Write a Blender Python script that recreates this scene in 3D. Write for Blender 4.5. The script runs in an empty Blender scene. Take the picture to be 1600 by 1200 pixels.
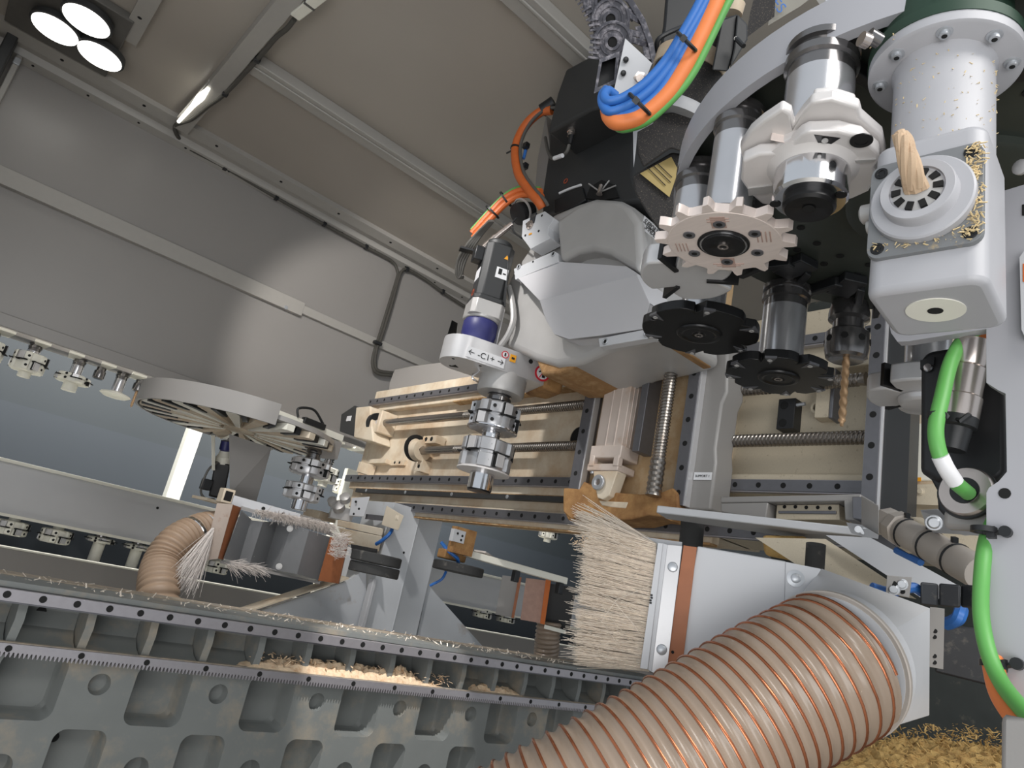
import bpy, bmesh, math, random
from mathutils import Vector, Matrix
random.seed(7)
V = Vector
PI = math.pi
sc = bpy.context.scene
COL = sc.collection
# ---------------------------------------------------------------- camera
ROW = [V((0.72751763, -0.6558501, 0.20144166)), V((0.34138849, 0.09136742, -0.93547095)), V((0.59512351, 0.74934147, 0.29037108))]
FP = 1098.0
EYE = V((0, 0, 1.5))
cam = bpy.data.cameras.new('camera'); co = bpy.data.objects.new('camera', cam); COL.objects.link(co)
cam.sensor_width = 36; cam.lens = FP / 1600 * 36; cam.clip_start = 0.02
R3 = Matrix((ROW[0], -ROW[1], -ROW[2])).transposed()
co.matrix_world = Matrix.Translation(EYE) @ R3.to_4x4()
sc.camera = co
def ray(px, py): return ROW[0] * ((px - 800) / FP) + ROW[1] * ((py - 600) / FP) + ROW[2]
def D(d, px, py): return EYE + ray(px, py) * d            # point at a depth
def on(ax, v, px, py):
    r = ray(px, py); i = 'xyz'.index(ax); return EYE + r * ((v - EYE[i]) / r[i])
def onp(p0, n, px, py):
    r = ray(px, py); return EYE + r * ((p0 - EYE).dot(n) / r.dot(n))
UX, UY, UZ = V((1, 0, 0)), V((0, 1, 0)), V((0, 0, 1))
# ---------------------------------------------------------------- materials
def lin(c): return tuple(((x / 255) / 12.92 if x / 255 <= .04045 else ((x / 255 + .055) / 1.055) ** 2.4) for x in c)
MATS = {}
def mat(name, rgb, rough=.5, metal=0., var=.06, scale=30., bump=0., bscale=200., second=None, cover=.5, sscale=12., soft=.12, emit=0., coat=0., trans=0., aniso=None, detail=5.):
    if name in MATS: return MATS[name]
    m = bpy.data.materials.new(name); m.use_nodes = True
    nt = m.node_tree; N = nt.nodes; L = nt.links
    b = N['Principled BSDF']; b.inputs['Roughness'].default_value = rough; b.inputs['Metallic'].default_value = metal
    if coat: b.inputs['Coat Weight'].default_value = coat
    if trans: b.inputs['Transmission Weight'].default_value = trans
    tc = N.new('ShaderNodeNewGeometry')
    c = lin(rgb)
    n1 = N.new('ShaderNodeTexNoise'); n1.inputs['Scale'].default_value = scale; n1.inputs['Detail'].default_value = detail
    L.new(tc.outputs['Position'], n1.inputs['Vector'])
    if aniso:
        mp = N.new('ShaderNodeMapping'); mp.inputs['Scale'].default_value = aniso
        L.new(tc.outputs['Position'], mp.inputs['Vector']); L.new(mp.outputs['Vector'], n1.inputs['Vector'])
    mx = N.new('ShaderNodeMix'); mx.data_type = 'RGBA'
    mx.inputs['A'].default_value = tuple(max(0, x * (1 - var * 2)) for x in c) + (1,)
    mx.inputs['B'].default_value = tuple(min(1, x * (1 + var * 2)) for x in c) + (1,)
    L.new(n1.outputs['Fac'], mx.inputs['Factor'])
    out = mx.outputs['Result']
    if second:
        n2 = N.new('ShaderNodeTexNoise'); n2.inputs['Scale'].default_value = sscale; n2.inputs['Detail'].default_value = 8; n2.inputs['Roughness'].default_value = .65
        L.new(tc.outputs['Position'], n2.inputs['Vector'])
        rp = N.new('ShaderNodeValToRGB'); t = 1 - cover
        t = .5 + (t - .5) * .62
        rp.color_ramp.elements[0].position = max(0, t - soft); rp.color_ramp.elements[1].position = min(1, t + soft)
        L.new(n2.outputs['Fac'], rp.inputs['Fac'])
        m2 = N.new('ShaderNodeMix'); m2.data_type = 'RGBA'
        L.new(rp.outputs['Color'], m2.inputs['Factor']); L.new(out, m2.inputs['A']); m2.inputs['B'].default_value = lin(second) + (1,)
        out = m2.outputs['Result']
        if metal:
            mm = N.new('ShaderNodeMath'); mm.operation = 'MULTIPLY_ADD'
            L.new(rp.outputs['Color'], mm.inputs[0]); mm.inputs[1].default_value = -metal; mm.inputs[2].default_value = metal
            L.new(mm.outputs[0], b.inputs['Metallic'])
    L.new(out, b.inputs['Base Color'])
    if bump:
        n3 = N.new('ShaderNodeTexNoise'); n3.inputs['Scale'].default_value = bscale; n3.inputs['Detail'].default_value = 3
        L.new(tc.outputs['Position'], n3.inputs['Vector'])
        bp = N.new('ShaderNodeBump'); bp.inputs['Strength'].default_value = bump; bp.inputs['Distance'].default_value = .002
        L.new(n3.outputs['Fac'], bp.inputs['Height']); L.new(bp.outputs['Normal'], b.inputs['Normal'])
    if emit:
        b.inputs['Emission Color'].default_value = c + (1,); b.inputs['Emission Strength'].default_value = emit
    MATS[name] = m
    return m
PAINT = mat('grey_panel_paint', (146, 143, 140), .34, var=.02, scale=3, bump=.04, bscale=500)
CEIL = mat('ceiling_paint', (166, 159, 150), .32, var=.03, scale=2.5)
TRIM = mat('trim_paint', (164, 161, 156), .4, var=.02)
LIGHTP = mat('light_grey_paint', (196, 197, 200), .38, var=.02, scale=8, bump=.03, bscale=600)
PLATEP = mat('plate_paint', (168, 168, 173), .4, var=.015, scale=8)
WHITEP = mat('white_paint', (232, 230, 218), .4, var=.02)
CREAM = mat('dusty_cream_casting', (216, 204, 184), .62, var=.07, scale=9, second=(176, 138, 92), cover=.3, sscale=5, soft=.2, bump=.12, bscale=300)
CREAM2 = mat('speckled_cream_casting', (198, 186, 164), .65, var=.1, scale=40, second=(112, 92, 68), cover=.16, sscale=60, soft=.1, aniso=(10, 30, 3))
RUST = mat('resin_dust_casting', (172, 132, 84), .8, var=.14, scale=24, second=(126, 86, 50), cover=.45, sscale=14, soft=.15, bump=.5, bscale=260)
DUST = mat('brown_resin_dust', (160, 122, 80), .9, var=.2, scale=30, second=(205, 180, 140), cover=.4, sscale=20, bump=.6, bscale=350)
CAST = mat('cast_grey_metal', (182, 180, 178), .4, .25, var=.05, scale=10, bump=.06, bscale=90)
CASTD = mat('cast_metal_dusty', (150, 148, 144), .5, .3, var=.08, scale=10, second=(160, 122, 80), cover=.36, sscale=9, soft=.1)
BED = mat('bed_casting_paint', (116, 119, 117), .5, var=.05, scale=14, bump=.1, bscale=180, second=(168, 150, 124), cover=.16, sscale=7, soft=.2)
BEDPLAIN = mat('column_paint', (206, 209, 213), .42, var=.03, scale=10, bump=.06, bscale=150, second=(150, 118, 78), cover=.1, sscale=4, soft=.12)
STEEL = mat('rail_steel', (168, 164, 168), .34, .5, var=.05, scale=60)
STEELD = mat('dark_rail_steel', (112, 112, 116), .36, .5, var=.06, scale=60)
CHROME = mat('polished_steel', (225, 225, 228), .12, 1., var=.02)
ALU = mat('milled_aluminium', (206, 205, 206), .32, .4, var=.03, scale=30)
TOOLW = mat('cutter_body_silver', (216, 212, 210), .36, .15, var=.03, scale=25)
GEARM = mat('ground_cutter_steel', (226, 213, 206), .32, .2, var=.05, scale=18, aniso=(20, 2, 2), second=(165, 120, 105), cover=.12, sscale=8)
BLKM = mat('black_oxide_steel', (38, 38, 39), .32, .5, var=.1, scale=20)
SMOKE = mat('dark_chrome', (128, 126, 126), .2, .85, var=.05)
BLACK = mat('black_plastic', (30, 31, 33), .42, var=.08, scale=30, bump=.05)
HOLE = mat('hole_black', (12, 12, 12), .8, var=0)
DISC = mat('carousel_plate_dark', (60, 65, 60), .45, .2, var=.1, scale=20)
DARKG = mat('motor_cover_charcoal', (52, 53, 54), .5, var=.06, scale=6, bump=.05, bscale=400)
DUSTBLK = mat('dusty_black_motor', (48, 46, 46), .8, var=.1, scale=20, second=(128, 116, 102), cover=.3, sscale=420, soft=.05)
GREEN = mat('dark_green_holder', (38, 62, 48), .5, .2, var=.1, second=(150, 150, 130), cover=.1, sscale=90, soft=.04)
BLUE = mat('navy_rubber', (46, 48, 104), .45, var=.1)
ORANGE = mat('orange_cable', (236, 134, 74), .5, var=.05)
ORANGED = mat('orange_conduit', (206, 104, 48), .5, var=.08)
CBLUE = mat('blue_cable', (52, 112, 190), .45, var=.05)
CGREEN = mat('green_cable', (96, 166, 84), .45, var=.05)
CGREY = mat('grey_cable', (92, 90, 86), .5, var=.05)
CONDUIT = mat('conduit_grey', (74, 72, 67), .55, var=.05)
NICKEL = mat('nickel_connector', (196, 186, 180), .25, .9, var=.03)
ZINC = mat('zinc_bolt', (186, 189, 193), .36, .6, var=.05)
HOSE = mat('translucent_hose', (148, 131, 115), .32, var=.06, scale=16, second=(214, 198, 176), cover=.14, sscale=130, soft=.03, coat=.15)
HOSEF = mat('far_hose', (166, 142, 120), .5, var=.06)
COPPER = mat('copper_wire', (168, 104, 72), .25, .75, var=.08)
BRIS = mat('bristle', (240, 221, 206), .6, var=.14, scale=220)
BRISW = mat('white_bristle', (222, 214, 208), .6, var=.05, scale=60)
BROWN = mat('brown_leather_strip', (160, 98, 62), .5, var=.1, scale=40)
RUBBER = mat('black_rubber', (52, 52, 52), .8, var=.12, scale=30, second=(120, 116, 110), cover=.16, sscale=25)
CHAIN = mat('grey_dusty_chain', (74, 74, 82), .6, var=.1, second=(156, 152, 158), cover=.36, sscale=60, soft=.1)
CHAINB = mat('black_chain', (44, 46, 50), .5, var=.1, second=(110, 105, 96), cover=.2, sscale=40)
SAWD = mat('sawdust', (190, 158, 100), .95, var=.18, scale=80, second=(150, 112, 62), cover=.35, sscale=40, bump=.8, bscale=500)
SAWP = mat('pale_sawdust', (224, 202, 158), .95, var=.18, scale=80)
CHIP = mat('pale_wood_chips', (226, 200, 168), .95, var=.15, scale=90, second=(196, 150, 108), cover=.3, sscale=50, bump=.8, bscale=400)
WOOD = mat('splintered_wood', (192, 166, 138), .75, var=.12, scale=60, aniso=(60, 60, 8), second=(150, 110, 80), cover=.25, sscale=60)
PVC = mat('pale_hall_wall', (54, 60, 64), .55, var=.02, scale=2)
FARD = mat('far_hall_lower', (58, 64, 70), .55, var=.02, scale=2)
LABW = mat('label_white', (226, 226, 228), .5, var=.01)
LABY = mat('label_yellow', (178, 156, 96), .5, var=.04)
INK = mat('label_ink', (24, 24, 26), .6, var=0)
RED = mat('sign_red', (200, 30, 50), .5, var=0)
AMBER = mat('sign_amber', (230, 160, 40), .5, var=0)
LAMPW = mat('lit_lamp_lens', (255, 253, 246), .3, emit=3, var=0)
LEDW = mat('lit_led_tube', (255, 252, 240), .3, emit=3, var=0)
PINKALU = mat('dusty_aluminium_profile', (206, 192, 182), .5, .15, var=.05, scale=12, second=(178, 140, 106), cover=.22, sscale=8)
LENS = mat('clear_lens', (240, 244, 250), .05, var=0)
HOLDER = mat('tool_holder_steel', (205, 205, 208), .22, .75, var=.03)
DRILLM = mat('drill_steel', (196, 160, 122), .3, .4, var=.1)
DUSTP = mat('pale_grey_dust', (166, 152, 134), .9, var=.15, scale=40, second=(130, 128, 122), cover=.4, sscale=25)
GREYM = mat('lamp_bracket_grey', (92, 90, 86), .5)
TOOLG = mat('cutter_steel_grey', (176, 176, 178), .3, .55, var=.04, scale=25)
PIPEM = mat('dusty_pipe', (178, 170, 162), .45, .2, var=.06, scale=20)
SCREW = mat('ball_screw_steel', (152, 146, 140), .26, .9, var=.06, scale=50, second=(150, 118, 84), cover=.16, sscale=8)
FLOORM = mat('concrete_floor', (176, 172, 164), .6, var=.06, scale=12, second=(150, 140, 122), cover=.15, sscale=30)
# ---------------------------------------------------------------- mesh helper
WLOC = {}
def ortho(a):
    a = a.normalized(); t = UZ if abs(a.z) < .9 else UX
    u = t.cross(a).normalized(); return u, a.cross(u)
class MB:
    def __init__(s): s.v = []; s.f = []; s.mi = []; s.m = 0; s.mats = []
    def use(s, m):
        if m not in s.mats: s.mats.append(m)
        s.m = s.mats.index(m); return s
    def add(s, vs, fs):
        o = len(s.v); s.v += [V(p) for p in vs]
        for f in fs: s.f.append([o + i for i in f]); s.mi.append(s.m)
        return s
    def prism(s, pts, vec):
        n = len(pts); pts = [V(p) for p in pts]; vec = V(vec)
        return s.add(pts + [p + vec for p in pts], [list(range(n))[::-1], list(range(n, 2 * n))] + [[i, (i + 1) % n, n + (i + 1) % n, n + i] for i in range(n)])
    def loft(s, a, b, cap=True):
        n = len(a); fs = [[i, (i + 1) % n, n + (i + 1) % n, n + i] for i in range(n)]
        if cap: fs += [list(range(n))[::-1], list(range(n, 2 * n))]
        return s.add(list(a) + list(b), fs)
    def box(s, x0, x1, y0, y1, z0, z1):
        return s.prism([(x0, y0, z0), (x1, y0, z0), (x1, y1, z0), (x0, y1, z0)], (0, 0, z1 - z0))
    def obox(s, c, a, b, d):                       # half vectors
        c, a, b, d = V(c), V(a), V(b), V(d)
        return s.prism([c - a - b - d, c + a - b - d, c + a + b - d, c - a + b - d], d * 2)
    def lathe(s, o, ax, prof, seg=32, cap=True, ph=0, rmod=None):
        o = V(o); ax = V(ax).normalized(); u, w = ortho(ax); vs = []; fs = []
        for r, h in prof:
            for k in range(seg):
                a = 2 * PI * k / seg + ph; rr = r * (rmod(a, h) if rmod else 1)
                vs.append(o + ax * h + u * (rr * math.cos(a)) + w * (rr * math.sin(a)))
        n = len(prof)
        for i in range(n - 1):
            for k in range(seg):
                k2 = (k + 1) % seg; fs.append([i * seg + k, i * seg + k2, (i + 1) * seg + k2, (i + 1) * seg + k])
        if cap: fs += [list(range(seg))[::-1], list(range((n - 1) * seg, n * seg))]
        return s.add(vs, fs)
    def cyl(s, a, b, r, seg=20, r2=None):
        a, b = V(a), V(b); return s.lathe(a, b - a, [(r, 0), (r if r2 is None else r2, (b - a).length)], seg)
    def dot(s, c, n, r, h=.0012, seg=14): return s.lathe(c, n, [(r, 0), (r, h)], seg)
    def ring(s, c, n, r0, r1, h=.003, seg=24):
        c = V(c); n = V(n).normalized(); u, w = ortho(n); vs = []; fs = []
        for (r, hh) in ((r0, 0), (r1, 0), (r1, h), (r0, h)):
            for k in range(seg):
                a = 2 * PI * k / seg; vs.append(c + n * hh + u * r * math.cos(a) + w * r * math.sin(a))
        for i in range(4):
            j = (i + 1) % 4
            for k in range(seg):
                k2 = (k + 1) % seg; fs.append([i * seg + k, i * seg + k2, j * seg + k2, j * seg + k])
        return s.add(vs, fs)
    def bolt(s, c, n, r=.006, h=.005):
        s.lathe(c, n, [(r * 1.5, 0), (r * 1.5, h * .3), (r, h * .3), (r, h)], 12); return s
    def plate2d(s, o, u, w, pts, vec): return s.prism([V(o) + V(u) * a + V(w) * b for a, b in pts], vec)
    def tube(s, pts, r, seg=10, cap=True, rf=None):
        pts = [V(p) for p in pts]; n = len(pts); vs = []; fs = []; u = None
        for i, p in enumerate(pts):
            t = (pts[min(i + 1, n - 1)] - pts[max(i - 1, 0)]).normalized()
            if u is None: u, w = ortho(t)
            u = (u - t * u.dot(t)).normalized(); w = t.cross(u)
            rr = rf(i) if rf else r
            for k in range(seg):
                a = 2 * PI * k / seg; vs.append(p + u * (rr * math.cos(a)) + w * (rr * math.sin(a)))
        for i in range(n - 1):
            for k in range(seg):
                k2 = (k + 1) % seg; fs.append([i * seg + k, i * seg + k2, (i + 1) * seg + k2, (i + 1) * seg + k])
        if cap: fs += [list(range(seg))[::-1], list(range((n - 1) * seg, n * seg))]
        return s.add(vs, fs)
    def build(s, name, m=None, parent=None, bevel=0, segs=2, ang=35, origin=None, flat=False):
        me = bpy.data.meshes.new(name)
        if parent is not None: org = WLOC[parent.name]
        elif origin is not None: org = V(origin)
        else:
            lo = V([min(p[i] for p in s.v) for i in range(3)]); hi = V([max(p[i] for p in s.v) for i in range(3)])
            org = V(((lo.x + hi.x) / 2, (lo.y + hi.y) / 2, lo.z))
        used = sorted({i for f in s.f for i in f}); ix = {o_: n_ for n_, o_ in enumerate(used)}
        me.from_pydata([s.v[i] - org for i in used], [], [[ix[i] for i in f] for f in s.f])
        for mm in (s.mats or [m]): me.materials.append(mm)
        me.polygons.foreach_set('material_index', s.mi if s.mats else [0] * len(s.f))
        bm = bmesh.new(); bm.from_mesh(me)
        bmesh.ops.recalc_face_normals(bm, faces=bm.faces)
        if not flat:
            ca = math.radians(ang)
            for f in bm.faces: f.smooth = True
            for e in bm.edges:
                e.smooth = len(e.link_faces) == 2 and e.calc_face_angle(9) < ca
        bm.to_mesh(me); bm.free(); me.update()
        o = bpy.data.objects.new(name, me); COL.objects.link(o)
        if parent is not None:
            o.parent = parent; WLOC[o.name] = org
        else:
            o.location = org; WLOC[o.name] = org
        if bevel:
            b = o.modifiers.new('bevel', 'BEVEL'); b.width = bevel; b.segments = segs; b.limit_method = 'ANGLE'; b.angle_limit = math.radians(40)
        return o
def M(m=None):
    b = MB()
    if m: b.use(m)
    return b
def T(name, label, cat, loc, group=None):
    o = bpy.data.objects.new(name, None); COL.objects.link(o); o.empty_display_size = .05
    o.location = V(loc); WLOC[o.name] = V(loc); o['label'] = label; o['category'] = cat
    if group: o['group'] = group
    return o
def tag(o, label, cat, group=None, kind=None):
    o['label'] = label; o['category'] = cat
    if group: o['group'] = group
    if kind: o['kind'] = kind
    return o
def struct(o): o['kind'] = 'structure'; return o
def poly(ax, v, pts): return [on(ax, v, *p) for p in pts]
AXV = {'x': UX, 'y': UY, 'z': UZ}
def slab(b, ax, v, pts, th): return b.prism(poly(ax, v, pts), AXV[ax] * th)
def spline(pts, n=10):
    pts = [V(p) for p in pts]; out = []
    P = [pts[0] * 2 - pts[1]] + pts + [pts[-1] * 2 - pts[-2]]
    for i in range(1, len(P) - 2):
        a, b, c, d = P[i - 1:i + 3]
        for k in range(n):
            t = k / n
            out.append(.5 * ((2 * b) + (c - a) * t + (2 * a - 5 * b + 4 * c - d) * t * t + (3 * b - a - 3 * c + d) * t ** 3))
    out.append(pts[-1]); return out
def text(s, size, origin, u, w, parent, m=INK, name='lettering'):
    cu = bpy.data.curves.new('t', 'FONT'); cu.body = s; cu.size = size; cu.align_x = 'CENTER'; cu.align_y = 'CENTER'; cu.extrude = .0003
    o = bpy.data.objects.new('t', cu); COL.objects.link(o)
    me = bpy.data.meshes.new_from_object(o.evaluated_get(bpy.context.evaluated_depsgraph_get()))
    bpy.data.objects.remove(o); bpy.data.curves.remove(cu)
    u = V(u).normalized(); w = V(w); w = (w - u * w.dot(u)).normalized(); n = u.cross(w)
    org = WLOC[parent.name]
    for vv in me.vertices: vv.co = V(origin) + u * vv.co.x + w * vv.co.y + n * (vv.co.z + .0008) - org
    me.materials.clear(); me.materials.append(m)
    ob = bpy.data.objects.new(name, me); COL.objects.link(ob); ob.parent = parent; WLOC[ob.name] = org
    return ob
def dup(root, loc, rz=0, label=None, scale=None):
    r = root.copy(); COL.objects.link(r); r.location = loc; r.rotation_euler = (0, 0, rz); WLOC[r.name] = V(loc)
    if scale: r.scale = (scale,) * 3
    if label: r['label'] = label
    for ch in list(root.children):
        c = ch.copy(); COL.objects.link(c); c.parent = r
        for g in ch.children:
            d = g.copy(); COL.objects.link(d); d.parent = c
    return r
def axbox(ax, v, p, q, th):          # axis aligned box whose front face has two opposite corners at pixels p and q
    a, b = on(ax, v, *p), on(ax, v, *q); i = 'xyz'.index(ax)
    lo = [min(a[k], b[k]) for k in range(3)]; hi = [max(a[k], b[k]) for k in range(3)]
    lo[i], hi[i] = min(v, v + th), max(v, v + th)
    return (lo[0], hi[0], lo[1], hi[1], lo[2], hi[2])
def bristles(b, base, outs, n, length, r=.0006, jit=.15, droop=.0):
    # base: function(u,v)->point, outs: function(u,v)->unit direction
    for i in range(n):
        u, v = random.random(), random.random(); p = base(u, v); d = outs(u, v)
        d = (d + V((random.gauss(0, jit), random.gauss(0, jit), random.gauss(0, jit)))).normalized()
        L = length * random.uniform(.85, 1.08)
        q = p + d * L * .55; t = p + d * L + V((random.gauss(0, jit), random.gauss(0, jit), random.gauss(0, jit) - droop)) * L * .25
        a, w = ortho(d)
        vs = []
        for c, rr in ((p, r), (q, r), (t, r * .6)):
            for k in range(3): vs.append(c + a * rr * math.cos(k * 2.094) + w * rr * math.sin(k * 2.094))
        b.add(vs, [[0, 1, 4, 3], [1, 2, 5, 4], [2, 0, 3, 5], [3, 4, 7, 6], [4, 5, 8, 7], [5, 3, 6, 8], [6, 7, 8]])
# ================================================================ SETTING
YW, ZC = 4.2, 3.64
struct(M(CEIL).box(-.6, 6.5, 1.0, 4.26, ZC, ZC + .05).build('ceiling'))
b = M(PAINT); b.box(-.6, 6.5, YW, YW + .04, 2.27, ZC); struct(b.build('wall_back'))
b = M(PAINT); b.box(-.6, 6.5, YW - .02, YW, 2.26, 2.325); struct(b.build('trim_1', bevel=.004))
b = M(TRIM)
prof = [(3.96, 3.64), (3.96, 3.612), (4.05, 3.6), (4.065, 3.622), (4.125, 3.618), (4.14, 3.585), (4.198, 3.573), (4.198, 3.64)]
b.prism([(-.6, y, z) for y, z in prof], (7, 0, 0))
b.use(HOLE)
for i in range(24): b.dot((-.2 + i * .26, 4.165, 3.5795), (0, -.2, -1), .007)
for i in range(14): b.dot((-.1 + i * .4, 4.005, 3.606), (0, -.15, -1), .009)
struct(b.build('trim_2'))
b = M(TRIM); b.box(-.6, 1.53, YW - .035, YW, 2.925, 3.015); b.use(ZINC).dot((1.42, YW - .035, 2.935), (0, -1, 0), .013, .004)
struct(b.build('trim_3', bevel=.003))
b = M(TRIM); b.box(1.53, 6.5, YW - .03, YW, 2.945, 3.0); struct(b.build('trim_4', bevel=.003))
for i, (y0, y1, x0, z0) in enumerate(((3.06, 3.17, .56, 3.585), (1.75, 1.86, .56, 3.585))):
    b = M(TRIM); b.box(x0, 6.5, y0, y1, z0, ZC); b.box(x0, 6.5, y0 + .03, y0 + .045, z0 - .008, z0)
    struct(b.build('trim_%d' % (5 + i), bevel=.004))
b = M(TRIM); b.box(.465, .54, 1.2, 4.0, 3.575, ZC)
b.use(HOLE)
for y in (3.7, 3.35, 3.05, 2.7): b.dot((.5, y, 3.5765), (0, 0, -1), .008)
struct(b.build('trim_7', bevel=.003))
b = M(TRIM); b.box(.065, .14, 1.6, 3.53, 3.61, ZC); b.use(HOLE).dot((.1, 3.3, 3.611), (0, 0, -1), .01); struct(b.build('trim_8', bevel=.002))
b = M(CEIL); b.box(-.64, -.6, 2.6, 4.26, 0, ZC); struct(b.build('wall_left'))
# left corner post
a0, a1 = on('y', 4.1, 40, 0), on('y', 4.1, 62, 0)
b = M(DARKG); b.box(a0.x, a1.x, 4.02, 4.12, 2.3, ZC); struct(b.build('trim_9', bevel=.006))
a0, a1 = on('y', 4.15, 14, 110), on('y', 4.15, 26, 110)
b = M(TRIM); b.box(a0.x, a1.x, 4.13, 4.2, 2.3, 3.58); b.use(ZINC).box(a0.x - .002, a1.x + .002, 4.12, 4.131, 3.52, 3.56); struct(b.build('trim_10', bevel=.004))
# hall beyond the wall
struct(M(FLOORM).box(-3, 8, -2, 6.3, -.05, 0).build('floor'))
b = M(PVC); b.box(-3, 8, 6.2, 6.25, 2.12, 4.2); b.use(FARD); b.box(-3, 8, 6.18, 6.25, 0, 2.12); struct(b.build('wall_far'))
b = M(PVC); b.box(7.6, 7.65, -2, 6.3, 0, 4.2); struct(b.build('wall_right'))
# ---------------------------------------------------------------- lamps on the ceiling
t = T('ceiling_lamp_cluster', 'dark ceiling bracket with three lit round lamps in the left corner', 'lamp', (-.06, 3.7, 3.62))
b = M(GREYM); b.box(-.36, .09, 3.35, 3.93, 3.6, 3.638); b.build('bracket', None, t, bevel=.004)
for px, py in ((85, 48), (134, 35), (155, 90)):
    c = on('z', 3.55, px, py); c.z = 3.55
    b = M(DARKG); b.lathe(c + UZ * .008, UZ, [(.1, 0), (.108, .004), (.105, .03), (.06, .055)], 32); h = b.build('lamp_housing', None, t)
    M(LAMPW).lathe(c + UZ * .004, UZ, [(.096, 0), (.098, .006)], 32).build('lens', None, h)
b = M(NICKEL).cyl((-.02, 3.72, 3.56), (-.02, 3.72, 3.6), .012); b.build('cable_gland', None, t)
t = T('led_tube', 'short lit tube lamp on the ceiling beam near the back wall', 'lamp', (.46, 3.75, 3.58))
p, q = on('z', 3.57, 326, 138), on('z', 3.57, 279, 190)
b = M(LEDW); b.tube([p, p.lerp(q, .25), p.lerp(q, .5), q], .014, 10, rf=lambda i: (.008, .02, .012, .009)[i]); b.build('tube', None, t)
b = M(TRIM).obox((p + q) / 2 + V((0.0, 0, .03)), (.016, 0, 0), (p - q) / 2 * 1.05, (0, 0, .008)); b.build('fixture', None, t)
t = T('light_connector', 'cream plug box beside the ceiling beam at the top edge', 'connector', (.57, 2.4, 3.6))
p, q = on('z', 3.58, 462, 24), on('z', 3.58, 505, -10)
b = M(WHITEP); b.obox((p + q) / 2, (.022, 0, 0), (q - p) / 2, (0, 0, .015)); b.build('housing', None, t, bevel=.004)
m0 = p.lerp(q, .55); b = M(CGREY); b.obox(m0, (.0235, 0, 0), (0, .006, 0), (0, 0, .0165)); b.build('joint', None, t)
# conduits
z = 3.575
pts = [on('z', z, *p) for p in ((460, 30), (448, 45), (430, 60), (402, 93), (352, 146), (325, 166), (300, 186))]
pts += [V((.47, 3.99, 3.585)), on('y', 4.12, 277, 212), on('y', 4.165, 290, 226), on('y', 4.165, 303, 236)]
pts += [on('y', 4.165, *p) for p in ((352, 262), (432, 309), (500, 347), (572, 386), (612, 408), (621, 424), (620, 436))]
pts += [on('y', 4.165, *p) for p in ((608, 475), (592, 527))] + [on('y', 4.15, *p) for p in ((586, 545), (582, 568), (588, 582), (606, 586), (640, 588))]
t = T('ceiling_conduit', 'thin dark grey conduit from the ceiling beam down the back wall', 'conduit', (1.9, 4.16, 3.2))
M(CONDUIT).tube(spline(pts, 6), .011, 10).build('pipe', None, t)
for px, py in ((352, 262), (432, 309), (507, 350), (572, 386)):
    c = on('y', 4.165, px, py); M(BLACK).obox(c, (.012, 0, 0), (0, .014, 0), (0, 0, .016)).build('clip', None, t, bevel=.003)
for px, py in ((402, 93), (352, 146)):
    c = on('z', z, px, py); M(BLACK).obox(c, (.014, 0, 0), (0, .012, 0), (0, 0, .014)).build('clip', None, t, bevel=.003)
pts = [on('y', 4.16, *p) for p in ((760, 500), (700, 462), (665, 437), (637, 421), (628, 424), (623, 435), (612, 475), (596, 527))] + [on('y', 4.145, *p) for p in ((589, 545), (586, 566), (594, 580), (640, 584))]
t = T('wall_conduit', 'grey conduit along the trim joining the drop at the back wall', 'conduit', (2.3, 4.16, 3.2))
M(CONDUIT).tube(spline(pts, 6), .011, 10).build('pipe', None, t)
for px, py in ((692, 456), (636, 421)):
    c = on('y', 4.16, px, py); M(BLACK).obox(c, (.012, 0, 0), (0, .014, 0), (0, 0, .016)).build('clip', None, t, bevel=.003)
c = on('y', 4.14, 590, 536); M(BLACK).obox(c, (.03, 0, 0), (0, .016, 0), (0, 0, .01)).build('cable_tie', None, t, bevel=.003)
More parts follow.
